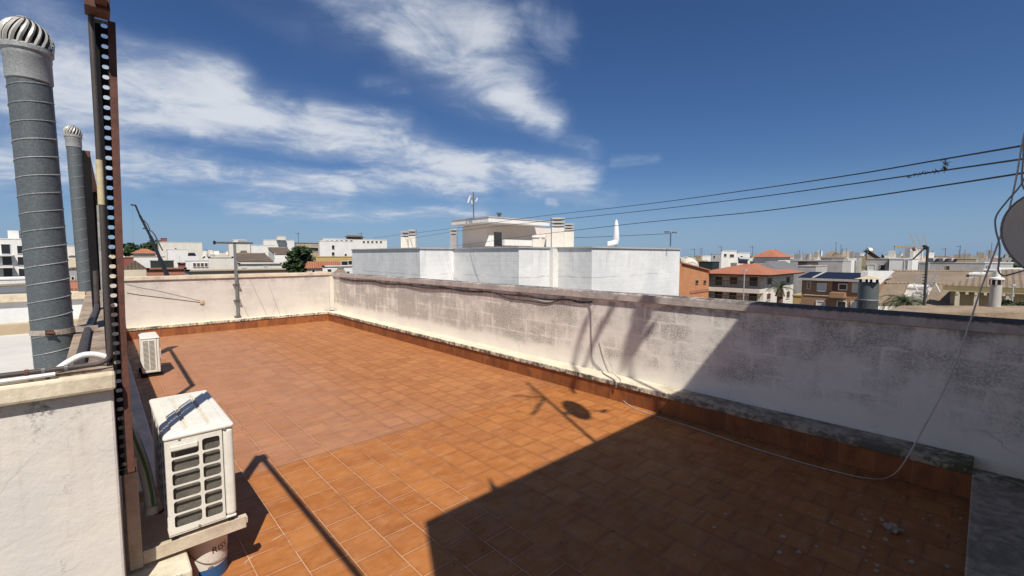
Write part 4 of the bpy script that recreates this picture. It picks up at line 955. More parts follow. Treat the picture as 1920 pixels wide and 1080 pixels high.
tag(mb.build('plant_debris', 'palmbark', None), 'tuft of dry plant debris caught between the two upper wires', 'debris')

# --- foliage
def leaf_cloud(mb, c, rx, ry, rz, n, s, rnd, hollow=.55):
    c = Vector(c); cl = [(Vector((rnd.gauss(0, .5), rnd.gauss(0, .5), rnd.gauss(0, .45))), rnd.uniform(.3, .55)) for _ in range(14)]
    for i in range(n):
        cc, cr = cl[rnd.randrange(len(cl))]
        d = Vector((rnd.gauss(0, 1), rnd.gauss(0, 1), rnd.gauss(0, 1))).normalized() * cr * (hollow + (1 - hollow) * rnd.random())
        p = cc + d
        if p.length > 1.1: p *= 1.1 / p.length
        p = c + Vector((p.x * rx, p.y * ry, p.z * rz))
        u = Vector((rnd.gauss(0, 1), rnd.gauss(0, 1), rnd.gauss(0, 1))).normalized(); v = u.orthogonal().normalized(); k = s * rnd.uniform(.6, 1.4)
        mb.add([p - u * k, p + v * k * .5, p + u * k, p - v * k * .5], [(0, 1, 2, 3)])
    return mb
def tree(label, px, pyt, pyb, wpx, d, n=1500, s=.28, mat_='leafd', seed=1):
    rnd = random.Random(seed); top, bot = at(px, pyt, d), at(px, pyb, d); w = wpx * d / FPX
    t = thing('leafy_tree', label, 'tree', (top.x, top.y, GZ))
    h = top.z - bot.z; cz = (top.z + bot.z) / 2
    mb = MB().tube([(top.x, top.y, GZ), (top.x + .1, top.y, (GZ + cz) / 2), (top.x, top.y, cz)], .35, 8, 3, r1=.12)
    for q in range(5):
        a = q * 1.3; mb.tube([(top.x, top.y, cz - h * .3), (top.x + math.cos(a) * w * .18, top.y + math.sin(a) * w * .18, cz), (top.x + math.cos(a) * w * .32, top.y + math.sin(a) * w * .32, cz + h * .22)], .12, 6, 3, r1=.03)
    mb.build('trunk', 'bark', t)
    leaf_cloud(MB(), (top.x, top.y, cz), w * .5, w * .5, h * .5, n, s, rnd).build('crown', mat_, t)
    return t
def palm(label, px, pyc, d, frond_px, pyb, nf=26, seed=1, up=.9, tr=.16):
    rnd = random.Random(seed); c_ = at(px, pyc, d); L = frond_px * d / FPX; zb = at(px, pyb, d).z
    t = thing('palm_tree', label, 'palm', (c_.x, c_.y, GZ))
    MB().tube([(c_.x, c_.y, GZ), (c_.x + .05, c_.y, (GZ + c_.z) / 2), (c_.x, c_.y, c_.z - L * .1)], tr * 1.2, 10, 3, r1=tr).tube([(c_.x, c_.y, c_.z - L * .5), (c_.x, c_.y, c_.z - L * .22), (c_.x, c_.y, c_.z)], tr * 1.7, 10, 3, r1=tr * .9).build('trunk', 'palmbark', t)
    mb = MB()
    for i in range(nf):
        a = i * 2.39996 + rnd.random() * .4; e0 = R(rnd.uniform(20, 85)) * up; Lf = L * rnd.uniform(.8, 1.1); pts = []; p = Vector(c_); el_ = e0
        for j in range(9):
            pts.append(p.copy()); el_ -= (.13 + .14 * (1 - up)) * (1 + j * .12); p = p + Vector((math.cos(a) * math.cos(el_), math.sin(a) * math.cos(el_), math.sin(el_))) * Lf / 8
        mb.tube(pts, Lf * .012, 4, r1=.005)
        for j in range(1, 9):
            for q in range(3):
                b_ = pts[j - 1].lerp(pts[j], q / 3); tg = (pts[j] - pts[j - 1]).normalized(); sd_ = tg.cross(Vector((0, 0, 1)))
                if sd_.length < .1: continue
                sd_.normalize(); ll = Lf * .26 * (1 - abs(j - 4) / 7)
                for sg in (-1, 1):
                    tip = b_ + (sd_ * sg * .8 + tg * .65 + Vector((0, 0, .15))).normalized() * ll
                    mb.add([b_ - tg * Lf * .012, b_ + tg * Lf * .012, tip], [(0, 1, 2)])
    mb.build('fronds', 'leafp', t)
    return t

# --- right of the block, near to far
house('small brown brick house wall between the white block and the orange brick building', 1268, 1268.5, 1296, 516, 46, 'brownbrick', wins=[('y', 1278, 530, 1287, 542, 'blind'), ('y', 1269, 533, 1272, 544, 'blind')], rmat='brownbrick', dep=6)
C = at(1330, 505, 50); xo0 = ony(1278, 500, C.y).x; zL, zR = ony(1278, 494, C.y).z, ony(1330, 508, C.y).z
t = thing('brick_building', 'orange brick gable wall with two tiny windows left of the villa', 'building', (C.x, C.y, GZ))
MB().prism([(xo0 - 4, GZ), (C.x, GZ), (C.x, zR), (xo0, zL), (xo0 - 4, zL - 1)], 1, C.y, C.y + 9).build('wall', 'orange', t)
MB().bar((xo0 - .1, C.y - .05, zL + .06), (C.x + .1, C.y - .05, zR + .06), .3, .12).build('roof_edge', 'terra', t)
for a in ((1304, 526, 1308.5, 531), (1319, 526, 1323, 531), (1319, 560, 1326, 566)): window(t, C, 'y', a[:2], a[2:], 'glass', 'brownbrick', .05)
r = face_rect(C, 'y', (1293, 545), (1328, 546.2)); slab_on(MB(), C, 'y', r, .06, .0).build('string_course', 'redbrick', t)
# villa
D = 47; t, C, x1, y1, zt = house('cream villa with terracotta hip roof and two floors of shaded balconies behind the palm', 1331, 1433, 1490, 515, D, 'offwhite', 'none', wins=[
    ('x', 1343, 520, 1353, 534, 'glass', 'brownframe'), ('x', 1370, 521, 1381, 532, 'glass', 'brownframe'), ('x', 1407, 521, 1419, 535, 'glass', 'brownframe'),
    ('x', 1342, 547, 1353, 562, 'glass', 'brownframe'), ('x', 1369, 548, 1379, 560, 'glass', 'brownframe'), ('x', 1406, 550, 1418, 565, 'glass', 'brownframe'),
    ('y', 1438, 522, 1446, 532, 'brownframe'), ('y', 1437, 551, 1444, 561, 'brownframe'), ('y', 1474, 520, 1480, 530, 'brownframe'), ('y', 1474, 547, 1480, 558, 'brownframe')], name='villa', cat='villa')
hip_roof(MB(), C.x - .9, x1 + .5, C.y - .5, y1 + .5, zt + .02, 1.05, .5).build('roof', 'terra', t)
MB().box(C.x - 1.3, x1 + .9, C.y - .9, y1 + .9, zt - .12, zt + .015).build('eaves', 'brownframe', t)
# grey roof half
hip_roof(MB(), (C.x + x1) / 2, x1 + 3.5, C.y + .6, y1 - 3, zt + .06, 1.3, .6).build('roof', 'greyroof', t)
for za, zb in ((535, 541), (563, 570)):
    r = face_rect(C, 'x', (1331, za), (1433, za)); zr = onx(1405, za, C.x).z
    b_ = MB().box(C.x - 1.25, C.x - .001, C.y, y1, zr - .75, zr - .3).build('balcony', 'offwhite', t)
    mb = MB()
    for q in range(40): y = C.y + (y1 - C.y) * q / 39; mb.box(C.x - 1.2, C.x - 1.17, y - .015, y + .015, zr - .3, zr + .45)
    mb.box(C.x - 1.23, C.x - 1.15, C.y, y1, zr + .45, zr + .52); mb.build('railing', 'rail', b_)
palm('date palm with upright fronds in front of the cream villa', 1463, 541, 36, 29, 560, 34, 4, .95, .22)
t2 = thing('street_lamp', 'pale slim street lamp post standing before the cream villa', 'street lamp', tuple(at(1396, 600, 40)))
a = at(1396, 507, 40); MB().cyl((a.x, a.y, GZ), a, .05, n=8).build('post', 'lampw', t2); MB().bar(a, at(1401, 506, 40), .12).build('lamp_head', 'lampw', t2)
# houses behind the villa
house('white tower house with small terracotta hip roof rising behind the villa', 1414, 1459, 1482, 482, 62, 'offwhite', 'hip', 1.1, 'terra', wins=[('y', 1467, 491, 1473, 504, 'brownframe')], ov=.3)
house('stepped white house with cream terraces left of the red roofed tower house', 1352, 1353, 1382, 470, 110, 'white', wins=[('y', 1357, 476, 1362, 481), ('y', 1368, 477, 1376, 482)])
house('lower white annex right of the stepped white house', 1382, 1383, 1406, 474, 112, 'white', wins=[('y', 1388, 480, 1392, 485)])
house('mauve grey block left of the stepped white house', 1333, 1334, 1353, 477, 120, 'grey', wins=[('y', 1337, 479, 1341, 484)])
house('two white cubes beside the dome', 1308, 1309, 1333, 480, 130, 'white')
house('dark green shed with yellow end wall behind the orange brick building', 1311, 1336, 1349, 492, 75, 'tarp', rmat='tarp')
a = at(1292, 503, 110)
t2 = thing('dome', 'large cream church dome low on the horizon beside the white block', 'dome', tuple(a))
rr = 17 * 110 / FPX; MB().lathe((a.x, a.y, GZ), [(rr, 0), (rr, a.z - GZ), (rr * .97, a.z - GZ + rr * .35), (rr * .8, a.z - GZ + rr * .75), (rr * .45, a.z - GZ + rr * 1.05), (.01, a.z - GZ + rr * 1.17)], 28).build('shell', 'dome', t2, smooth=True)
a = at(1297, 502, 85); rr = 11 * 85 / FPX
t2 = thing('glass_dome', 'small ribbed white skylight dome in front of the cream dome', 'dome', tuple(a))
MB().lathe((a.x, a.y, GZ), [(rr, 0), (rr, a.z - GZ), (rr * .85, a.z - GZ + rr * .5), (rr * .45, a.z - GZ + rr * .85), (.01, a.z - GZ + rr * .95)], 16).build('glazing', P('pale_glazing', (.62, .63, .62), .3, var=.2), t2)
mb = MB()
for k_ in range(12):
    a_ = k_ * math.pi / 6; pr_ = [(rr, 0), (rr * .86, rr * .5), (rr * .46, rr * .86), (0, rr * .97)]
    mb.tube([(a.x + q * math.cos(a_), a.y + q * math.sin(a_), a.z + z + .02) for q, z in pr_], .07, 5)
mb.build('ribs', 'grey', t2)
t2 = thing('solar_water_heater', 'solar water heater panels on the roof behind the villa', 'solar heater', tuple(at(1392, 492, 70)))
MB().add([at(1384, 494, 68.6), at(1402, 495, 68.6), at(1402, 484, 70.2), at(1384, 483, 70.2)], [(0, 1, 2, 3)]).build('panel', 'solar', t2)
MB().cyl(at(1385, 485, 70), at(1403, 486, 70), .25, n=12).build('tank', 'alu', t2)
# concrete walls right of the villa
house('long bare concrete wall of a building site right of the red roofed tower house', 1486, 1487, 1580, 490, 75, 'concrete', rmat='concrete')
house('rough grey party wall right of the cream villa', 1478, 1497, 1530, 500, 58, 'concrete', rmat='concrete', dep=6)
house('small dark open terrace room above the concrete wall', 1496, 1497, 1513, 492, 71, 'brownframe', rmat='tarp')
house('white rear house with tiny dark door beyond the concrete wall', 1555, 1556, 1590, 486, 95, 'white', wins=[('y', 1562, 492, 1566, 499)])
house('cream yellow low annex at the foot of the party wall', 1488, 1490, 1506, 556, 40, 'mustard', rmat='mustard')
# brown building with solar roof
D = 30; t, C, x1, y1, zt = house('brown brick apartment house with white blinds and dark solar roof', 1505.5, 1506, 1632, 529, D, 'brownbrick', 'none', dep=9, wins=[
    ('y', 1534, 532, 1548, 545, 'blind'), ('y', 1532, 565, 1546, 577, 'blind'), ('y', 1571, 565, 1585, 578), ('y', 1597, 566, 1608, 580, 'blind'), ('y', 1600, 531, 1609, 547, 'blind'), ('y', 1515, 529, 1519, 541, 'brownbrick', 'bracket')])
MB().box(C.x - .35, x1, C.y - .1, y1 + .3, zt, zt + .16).build('roof_slab', 'concrete', t)
mb = MB(); mb.add([(C.x - .3, y1 + .25, zt + .18), (C.x - .3, C.y, zt + .18), (C.x + 3.2, C.y, zt + .52), (C.x + 3.2, y1 + .25, zt + .52), (C.x + 3.2, y1 + .25, zt + .17), (C.x + 3.2, C.y, zt + .17)], [(0, 1, 2, 3), (3, 2, 5, 4)]); mb.build('solar_roof', 'solar', t)
p = onx(1524, 520, C.x - .3); MB().bar((C.x - .3, p.y, zt + .20), (C.x + 3.2, p.y, zt + .54), .14, .03).build('roof_strip', 'concrete', t)
r = face_rect(C, 'x', (1561, 527), (1589, 546)); slab_on(MB(), C, 'x', r, .012, -.01).build('loggia', 'brownframe', t)
window(t, C, 'x', (1574, 533), (1587, 543))
r = face_rect(C, 'x', (1561, 547), (1587, 558)); slab_on(MB(), C, 'x', r, .9, .001).build('balcony', 'brownbrick', t)
r = face_rect(C, 'x', (1508, 553), (1561, 555)); slab_on(MB(), C, 'x', r, .05, .001).build('string_course', 'cream', t)
# galvanised flue right behind the parapet
D = 9.0; a = at(1625.5, 590, D); zt = zat(529, D); rr = 15.6 * D / FPX
t2 = thing('flue_pipe', 'wide galvanised flue with flat beige cap rising just behind the long parapet', 'flue', (a.x, a.y, -1.0))
MB().cyl((a.x, a.y, -1), (a.x, a.y, zt), rr, n=32).build('duct', 'galv', t2, smooth=True)
MB().lathe((a.x, a.y, zt), [(rr * 1.0, -.62), (rr * 1.025, -.61), (rr * 1.0, -.60), (rr * 1.0, -.36), (rr * 1.025, -.35), (rr * 1.0, -.34)], 32).build('seam', 'galvlight', t2, smooth=True)
for w in range(4): MB().box(a.x + rr * .8 * math.cos(w * 1.57 + .4) - .02, a.x + rr * .8 * math.cos(w * 1.57 + .4) + .02, a.y + rr * .8 * math.sin(w * 1.57 + .4) - .02, a.y + rr * .8 * math.sin(w * 1.57 + .4) + .02, zt, zt + .07).build('cap_leg', 'black', t2)
hip_roof(MB(), a.x - rr * 1.25, a.x + rr * 1.25, a.y - rr * 1.25, a.y + rr * 1.25, zt + .07, .06, 0).build('cap', P('beige_cap', (.60, .46, .30), .8, var=.15), t2)
# white stepped wall and old tiled houses
C = at(1676, 508, 31); C0 = at(1630, 545, 31)
t = thing('gable_wall', 'bright white stepped party wall sloping down beside the old tiled roof', 'wall', (C.x, C.y, GZ))
r0 = ony(1640, 540, C.y); r1 = ony(1678, 508, C.y); r2 = ony(1626, 530, C.y); r3 = ony(1632, 508, C.y)
MB().prism([(r2.x, GZ), (r0.x + .4, GZ), (r0.x + .4, ony(1642, 560, C.y).z), (ony(1648, 535, C.y).x, ony(1648, 535, C.y).z), (r1.x, r1.z), (r3.x, r3.z), (r2.x, r3.z)], 1, C.y, C.y + .3).build('wall', 'white', t)
D = 33
def tiled(label, quad, d0, d1, mat_='oldtile', wallm='offwhite', ridge=.0):
    """single tiled slope: quad = photo points (eave left, eave right, ridge right, ridge left) at depths d0 (eave), d1 (ridge)"""
    p = [at(*quad[0], d0), at(*quad[1], d0), at(*quad[2], d1), at(*quad[3], d1)]
    c_ = p[0]; t = thing('tiled_house', label, 'house', (c_.x, c_.y, GZ))
    dn = Vector((0, 0, .18)); MB().add(p + [q - dn for q in p], [(0, 1, 2, 3), (4, 7, 6, 5), (0, 4, 5, 1), (1, 5, 6, 2), (2, 6, 7, 3), (3, 7, 4, 0)]).build('roof', mat_, t)
    lo = [Vector((q.x, q.y, GZ)) for q in p]; ins = [q - Vector((0, 0, .2)) for q in p]
    MB().add(ins + lo, [(0, 1, 5, 4), (1, 2, 6, 5), (2, 3, 7, 6), (3, 0, 4, 7)]).build('wall', wallm, t)
    m_ = MB(); m_.tube([p[3] + Vector((0, 0, .03)), p[2] + Vector((0, 0, .03))], .11, 8); m_.build('ridge', 'oldtile', t)
    return t
tiled('wide weathered brown tiled roof with ridge behind the aerial, upper slope', ((1655, 533), (1808, 533), (1824, 509), (1676, 509)), 34, 39)
tiled('weathered brown tiled slope left of the palm fronds with pale gable edge', ((1637, 568), (1684, 568), (1703, 532), (1660, 532)), 28, 31.5)
tiled('lower weathered tiled slope right of the aerial mast', ((1728, 575), (1788, 575), (1808, 533), (1752, 533)), 27, 31.5)
house('small white house front between the two lower tiled slopes', 1699, 1700, 1734, 541, 30.5, 'white', wins=[('y', 1716, 548, 1728, 558, 'blind')], dep=3)
house('white house end wall with a tiny satellite dish right of the tiled roofs', 1819, 1820, 1846, 516, 36, 'white', dep=5)
a = at(1824, 531, 35.2); tag(disc(MB(), a, FW.to_track_quat('Z', 'Y').to_matrix(), .32, .1, .02, 20).build('wall_dish', 'grey', None, smooth=True), 'tiny grey satellite dish on the white end wall right of the tiled roofs', 'satellite dish')
house('bright white cube house behind the tiled roofs', 1667, 1668, 1711, 486, 48, 'white', wins=[('y', 1697, 488, 1701, 506, 'grey')], dep=6)
house('grey house with a small black window left of the bright white cube', 1624, 1625, 1666, 486, 50, 'concrete', wins=[('y', 1651, 497, 1659, 506, 'black', 'concrete'), ('y', 1628, 496, 1640, 507, 'blind')], rmat='concrete', dep=6)
t2 = thing('solar_water_heater', 'dark solar heater frame standing on the grey house roof', 'solar heater', tuple(at(1627, 486, 50)))
MB().bar(at(1624, 470, 50), at(1645, 484, 50), .9, .06).build('panel', 'solar', t2); MB().bar(at(1624, 470, 50), at(1624, 487, 50), .08).build('support', 'rail', t2); MB().cyl(at(1626, 469, 50), at(1633, 469.5, 50), .28, n=12).build('tank', 'white', t2)
house('long grey low building with roof air conditioners across the right background', 1736, 1737, 1848, 494, 70, 'concrete', rmat='concrete', wins=[('y', 1774, 499, 1780, 507, 'brownframe', 'concrete')], dep=7)
house('small grey shed with striped shutters left of the long grey building', 1710, 1711, 1737, 494, 66, 'grey', wins=[('y', 1713, 496, 1722, 507, 'brownframe', 'grey')], dep=6)
for i, px in enumerate((1748, 1766, 1782)):
    c_ = at(px, 490, 72); w = 6.2 * 72 / FPX; h = 5.5 * 72 / FPX; zb = zat(494, 70) + .12
    t2 = thing('rooftop_unit', ('leftmost', 'middle', 'rightmost')[i] + ' of three round fan units on the long grey roof', 'air conditioner', (c_.x, c_.y, zb), 'fan units on the long grey roof')
    MB().obox((c_.x, c_.y, zb + h * .75), (w / 2 * RT.x * 1.3, w / 2 * RT.y * 1.3, 0), (.4, .4, 0), (0, 0, h * .75)).build('cabinet', 'concrete', t2, bevel=.05)
    c2_ = Vector((c_.x, c_.y, zb + h * .8)) - Vector((.56, .56, 0)); MB().cyl(c2_, c2_ - Vector((.02, .02, 0)), h * .6, n=20).build('fan_opening', 'black', t2)
house('tan long house with flat roof behind the fan units', 1788, 1789, 1830, 486, 85, 'tan', dep=6)
house('white block with pale blue shaded front near the right edge', 1847, 1848, 1900, 494, 60, 'white', wins=[('y', 1852, 498, 1856, 510)], dep=6)
house('low pale blue white warehouse wall behind the yellow house', 1873, 1874, 1990, 508, 44, 'sidelight', dep=8, rmat='sidelight')
house('bright white small block behind the grey chimney', 1846, 1847, 1876, 508, 42, 'white', dep=3)
# yellow house
D = 24; t, C, x1, y1, zt = house('yellow house with brown tiled roof and shaded porch at the right edge', 1786, 1787, 2010, 552, D, 'tan', 'none', dep=9, wins=[('y', 1866, 560, 1876, 574, 'brownframe'), ('y', 1885, 560, 1893, 574, 'cream')], name='yellow_house', cat='house')
MB().box(C.x - 1.3, C.x - .002, C.y, y1 + .3, zt - .02, zt + .30).build('fascia', 'yellow', t)
mb = MB(); mb.add([(C.x - 1.4, y1 + .35, zt + .31), (C.x - 1.4, C.y, zt + .31), (C.x + 3.8, C.y, zt + 1.25), (C.x + 3.8, y1 - 2.4, zt + 1.25)], [(0, 1, 2, 3)]); mb.build('roof', 'oldtile', t)
for px in (1794, 1830, 1890): p = onx(px, 570, C.x - 1.2); MB().box(C.x - 1.25, C.x - 1.05, p.y - .1, p.y + .1, GZ, zt - .02).build('porch_pillar', 'cream', t)
for q_ in range(7): p = onx(1796 + 17 * q_, 560, C.x - .6); MB().box(C.x - 1.29, C.x - .002, p.y - .06, p.y + .06, zt - .18, zt - .022).build('rafter', 'cream', t)
t2 = thing('street_lamp', 'thin pale lamp post standing in front of the yellow house', 'street lamp', tuple(at(1900, 600, 20)))
a = at(1900, 535, 20); MB().cyl((a.x, a.y, GZ), a, .03, n=8).build('post', 'lampw', t2); MB().bar(at(1897, 535, 20), at(1904, 534, 20), .08).build('lamp_head', 'lampw', t2)
palm('palm crown of spreading fronds poking up behind the tan coping', 1695, 566, 17, 46, 590, 34, 8, .78, .2)
tree('low grey green shrub crown in front of the yellow house', 1888, 566, 584, 24, 14, 500, .07, 'leafm', 5)
tree('low leafy crown at the far right edge below the yellow house', 1922, 566, 588, 26, 14, 500, .07, 'leafm', 6)
# neighbouring flat roof just beyond the parapet
C = at(1668, 575, 10.5); zc_ = 2 - 95 * 10.5 / FPX
t = thing('flat_roof_wall', 'tan concrete roof wall of the adjoining building just over the shaded parapet', 'wall', (C.x, C.y, GZ))
pA, pB, pC = onz(1690, 573, .95), onz(1935, 583, .95), onz(1655, 584, .95)
zt = pA.z
MB().prism([(pC.x, pC.y), (pA.x, pA.y), (pB.x + 1.5, pB.y - .2), (pB.x + 1.5, pB.y - 1.6), (pC.x + 1, pC.y - 1.2)], 2, GZ, zt).build('wall', P('tan_concrete', (.36, .27, .18), .95, var=.3, scale=2.5, dirt=(.19, .135, .09), bump=.4), t)
D = 9.2; a = at(1863.5, 590, D)
t2 = thing('chimney_flue', 'slim grey cement chimney with black vent band and white hood near the right edge', 'chimney', (a.x, a.y, .4))
rr = 8 * D / FPX; zt = zat(534, D)
MB().cyl((a.x, a.y, .4), (a.x, a.y, zt), rr, n=20).build('shaft', 'concrete', t2, smooth=True)
MB().cyl((a.x, a.y, zt), (a.x, a.y, zat(524, D)), rr * 1.0, n=4).build('vent_band', 'black', t2)
mb = MB()
for q_ in range(4): mb.box(a.x + rr * 1.05 * math.cos(q_ * 1.57) - .014, a.x + rr * 1.05 * math.cos(q_ * 1.57) + .014, a.y + rr * 1.05 * math.sin(q_ * 1.57) - .014, a.y + rr * 1.05 * math.sin(q_ * 1.57) + .014, zt, zat(524, D))
mb.build('hood_post', 'concrete', t2)
MB().lathe((a.x, a.y, zat(524, D)), [(rr * 1.3, 0), (rr * 1.3, .03), (rr * .62, .05), (rr * .62, .17), (.01, .17)], 20).build('hood', 'white', t2)
# aerial mast in the foreground right
D = 10.0
E_ = []
for x0_, y0_, x1_, y1_ in ((1706, 438, 1716, 461), (1717, 437, 1729, 464), (1730, 440, 1739, 461)): E_.append((x0_, y0_, x1_, y1_, 1.5, 'alu', 'reflector_rod'))
E_ += [(1677, 462, 1735, 465, 2.2, P('faded_orange_boom', (.45, .30, .18), .6), 'boom'), (1735, 464, 1712, 486, 2.0, 'rail', 'strut'), (1731, 462, 1739, 466, 5.5, 'black', 'clamp'), (1711, 464, 1715, 470, 3.5, 'rust', 'balun')]
for i in range(8): E_.append((1684 + 6 * i, 459.5 + .3 * i, 1685.5 + 6 * i, 466.5 + .3 * i, 1.4, 'alu', 'dipole'))
for i, y in enumerate((515, 520, 526)): E_.append((1716, y, 1757, y + .5, 1.7, 'alu', 'dipole'))
for i, y in enumerate((532, 538, 547)): E_.append((1714 + 2 * i, y, 1752 + 3 * i, y + .5, 1.5, 'alu', 'dipole'))
E_ += [(1713, 532, 1721, 547, 1.8, 'white', 'rod'), (1754, 532, 1762, 547, 1.8, 'white', 'rod'), (1730, 530, 1741, 547, 1.2, 'alu', 'rod'), (1758, 511, 1728, 556, 1.0, 'alu', 'boom')]
yagi('tv_antenna', 'dark television mast with two yagi antennas in front of the tiled roofs', 1732, 463, 580, D, E_, .024, 'rail')
for (px, pt, pb, d, lb) in ((1772, 465, 482, 80, 'small antenna above the middle fan unit'), (1799, 460, 484, 80, 'small antenna with side bracket over the tan long house'), (1302, 466, 484, 90, 'thin antenna beside the church dome'), (1352, 461, 478, 100, 'thin antenna at the left of the stepped white house'), (1316, 465, 481, 100, 'thin antenna over the white cubes by the dome'), (1411, 461, 480, 90, 'thin antenna left of the red roofed tower house'), (560, 436, 458, 90, 'thin antenna on the brown modern building'), (678, 436, 448, 90, 'thin antenna on the long white apartment building')):
    yagi('tv_antenna', lb, px, pt, pb, d, [(px - 6, pt + 2, px + 1, pt + 2, .9, 'greypipe', 'boom')], .05)

# --- left background
t, C, x1, y1, zt = house('white modern apartment house with dark balcony openings at the left edge', -60, -59, 46, 447, 62, 'white', 'flat', rmat='white', dep=12, wins=[
    ('y', 2, 458, 20, 476), ('y', 32, 461, 44, 475), ('y', 4, 481, 23, 497), ('y', 33, 482, 45, 497), ('y', 6, 502, 24, 519), ('y', 35, 504, 47, 518), ('y', -14, 459, -6, 476), ('y', -12, 482, -2, 497), ('y', -12, 504, -2, 519)])
a = ony(14, 432, C.y + 2); b_ = ony(36, 447, C.y + 2); MB().box(a.x, b_.x, C.y + 2, C.y + 6, zt, a.z).build('stair_head', 'white', t)
for y_ in (478, 500): r = face_rect(C, 'y', (-20, y_), (26, y_ + 2)); slab_on(MB(), C, 'y', r, 1.0, .001).build('balcony', 'white', t)
# crane
D = 40
t = thing('mobile_crane', 'dark telescopic crane boom leaning left over the town', 'crane', tuple(at(318, 540, D)))
P0, P1, P2, P3, T0 = at(326, 545, D), at(300, 485, D), at(282, 443, D), at(262, 404, D), at(254, 385, D)
MB().bar(P0, P1, .24, .24).build('boom', 'craneblack', t); MB().bar(P1, P2, .19, .19).build('boom', 'craneblack', t); MB().bar(P2, P3, .14, .14).build('boom', 'craneblack', t); MB().bar(P3, T0, .10, .10).build('boom', 'craneblack', t)
MB().bar(T0, at(246, 384, D), .14, .12).build('boom_head', 'craneblack', t)
MB().tube([at(305, 470, D), at(290, 440, D), at(285, 434, D), at(280, 432, D)], .05, 6).build('cylinder', 'craneblack', t); MB().tube([at(281, 431, D), at(277, 421, D), at(270, 413, D)], .04, 6).build('cylinder', 'craneblack', t); MB().bar(at(275, 428, D), at(268, 428.5, D), .09).build('bracket', 'craneblack', t)
MB().tube([at(248, 385, D), at(250, 455, D)], .012, 5).build('hoist_rope', 'greycable', t); MB().bar(at(250, 455, D), at(250, 458, D), .12).build('hook_block', 'craneblack', t)
MB().box(P0.x - 1.6, P0.x + 1.6, P0.y - 3, P0.y + 3, GZ + 1.2, P0.z + .1).build('carrier', 'craneblack', t)
Hs = house
Hs('cream gabled house with grey door behind the left end of the far wall', 231, 232, 273, 506, 42, 'cream', 'gable', .9, 'darktile', wins=[('y', 262, 508, 273, 522, 'greyroof', 'grey')], dep=7, along='y', ov=.15)
Hs('low brick coloured house wall right of the cream gable', 273.5, 274, 346, 505, 40, 'redbrick', dep=6, rmat='redbrick')
Hs('dark green tarpaulin covered terrace behind the brick coloured wall', 281, 282, 325, 490, 60, 'tarp', dep=6, rmat='darktile')
Hs('small white house with terracotta roof left of the crane boom', 250, 251, 292, 475, 85, 'offwhite', 'hip', .9, 'terra', dep=8)
Hs('long low white house under the small terracotta roof', 236, 237, 309, 482, 72, 'white', dep=7, rmat='tan')
Hs('dark red block at the left end of the town', 229, 230, 250, 484, 65, 'redwall', dep=6, rmat='redwall')
Hs('white building with a red stair block on its roof right of the crane', 297, 298, 380, 454, 120, 'offwhite', dep=14, wins=[('y', 328, 465, 331, 468)])
Hs('red stair block standing on the white building right of the crane', 303, 303.5, 315, 447, 121, 'redwall', dep=4, base=at(303, 454, 121).z)
Hs('white house with dark sloping solar panel on its side', 313, 314, 352, 468, 90, 'white', dep=6)
Hs('stepped white house below the solar panel', 336, 337, 372, 480, 76, 'white', 'none', dep=6)
t2 = thing('solar_collector', 'dark tilted solar panel on the stepped white house', 'solar panel', tuple(at(352, 486, 78)))
MB().add([at(351, 485, 78), at(371, 485, 78), at(365, 474, 80), at(353, 474, 80)], [(0, 1, 2, 3)]).build('collector', 'solar', t2)
Hs('dark red small shed in front of the white stepped house', 333, 333.5, 348, 494, 58, 'redwall', dep=3, rmat='redwall')
Hs('white house with a row of four brown windows in the left background', 347, 348, 391, 489, 52, 'white', dep=6, wins=[('y', 362 + 7.3 * i, 493.5, 367.5 + 7.3 * i, 500, 'brownframe') for i in range(4)])
Hs('blank cream white house block beside the row of four windows', 390, 390.5, 437, 483, 50, 'offwhite', dep=6)
Hs('long tan roof wall in front of the left town houses', 345, 346, 537, 509, 38, 'tan', dep=5, rmat='tan')
Hs('small grey pillar box at the left end of the long tan wall', 346.5, 347, 352, 508, 37.5, 'grey', dep=1, rmat='grey')
Hs('pale cream apartment block rising behind the T shaped pole', 428, 429, 470, 457, 105, 'offwhite', dep=10)
Hs('white box room on the pale cream apartment block', 437, 438, 463, 450, 106, 'white', dep=5, base=at(440, 457, 106).z, wins=[('y', 446, 451, 461, 452.5, 'greyroof')])
Hs('long white building right of the pale cream apartment block', 470, 471, 516, 460, 108, 'white', dep=10)
Hs('white high building with a square roof tower left of the dark tree', 493, 494, 552, 450, 115, 'white', dep=12)
Hs('square cream tower on the white high building', 519, 520, 537, 443, 116, 'offwhite', dep=5, base=at(520, 450, 116).z)
tiled('brown tiled roof house with balcony just right of the T shaped pole', ((446, 489), (512, 489), (497, 476), (441, 476)), 58, 63, 'darktile', 'offwhite')
tiled('small brown tiled roof peak behind the brown tiled house', ((440, 480), (470, 480), (462, 471), (452, 471)), 70, 74, 'darktile', 'offwhite')
Hs('white balcony front below the brown tiled roof', 446, 446.5, 527, 495, 50, 'offwhite', dep=4, wins=[('y', 453, 497, 462, 501, 'greyroof'), ('y', 494, 496, 501, 499, 'greyroof')])
tiled('dark brown tiled roof over a white house left of the dark tree', ((514, 476), (551, 476), (539, 465), (503, 465)), 66, 71, 'darktile', 'white')
Hs('white house under the dark brown tiled roof with a black window', 514, 514.5, 545, 477, 66, 'white', dep=4, wins=[('y', 515, 477.5, 525, 484)], rmat='white')
Hs('brown modern building with dark open balcony behind the dark tree', 554, 555, 599, 456, 95, 'tan', dep=9, wins=[('y', 573, 464, 597, 471)], rmat='brownframe')
t, C, x1, y1, zt = Hs('long white apartment building with small roof windows left of the stepped block', 598, 599, 664, 452, 92, 'white', dep=10, wins=[('y', 622, 460, 627, 467), ('y', 622, 473, 627, 479), ('y', 646, 476, 650, 480)])
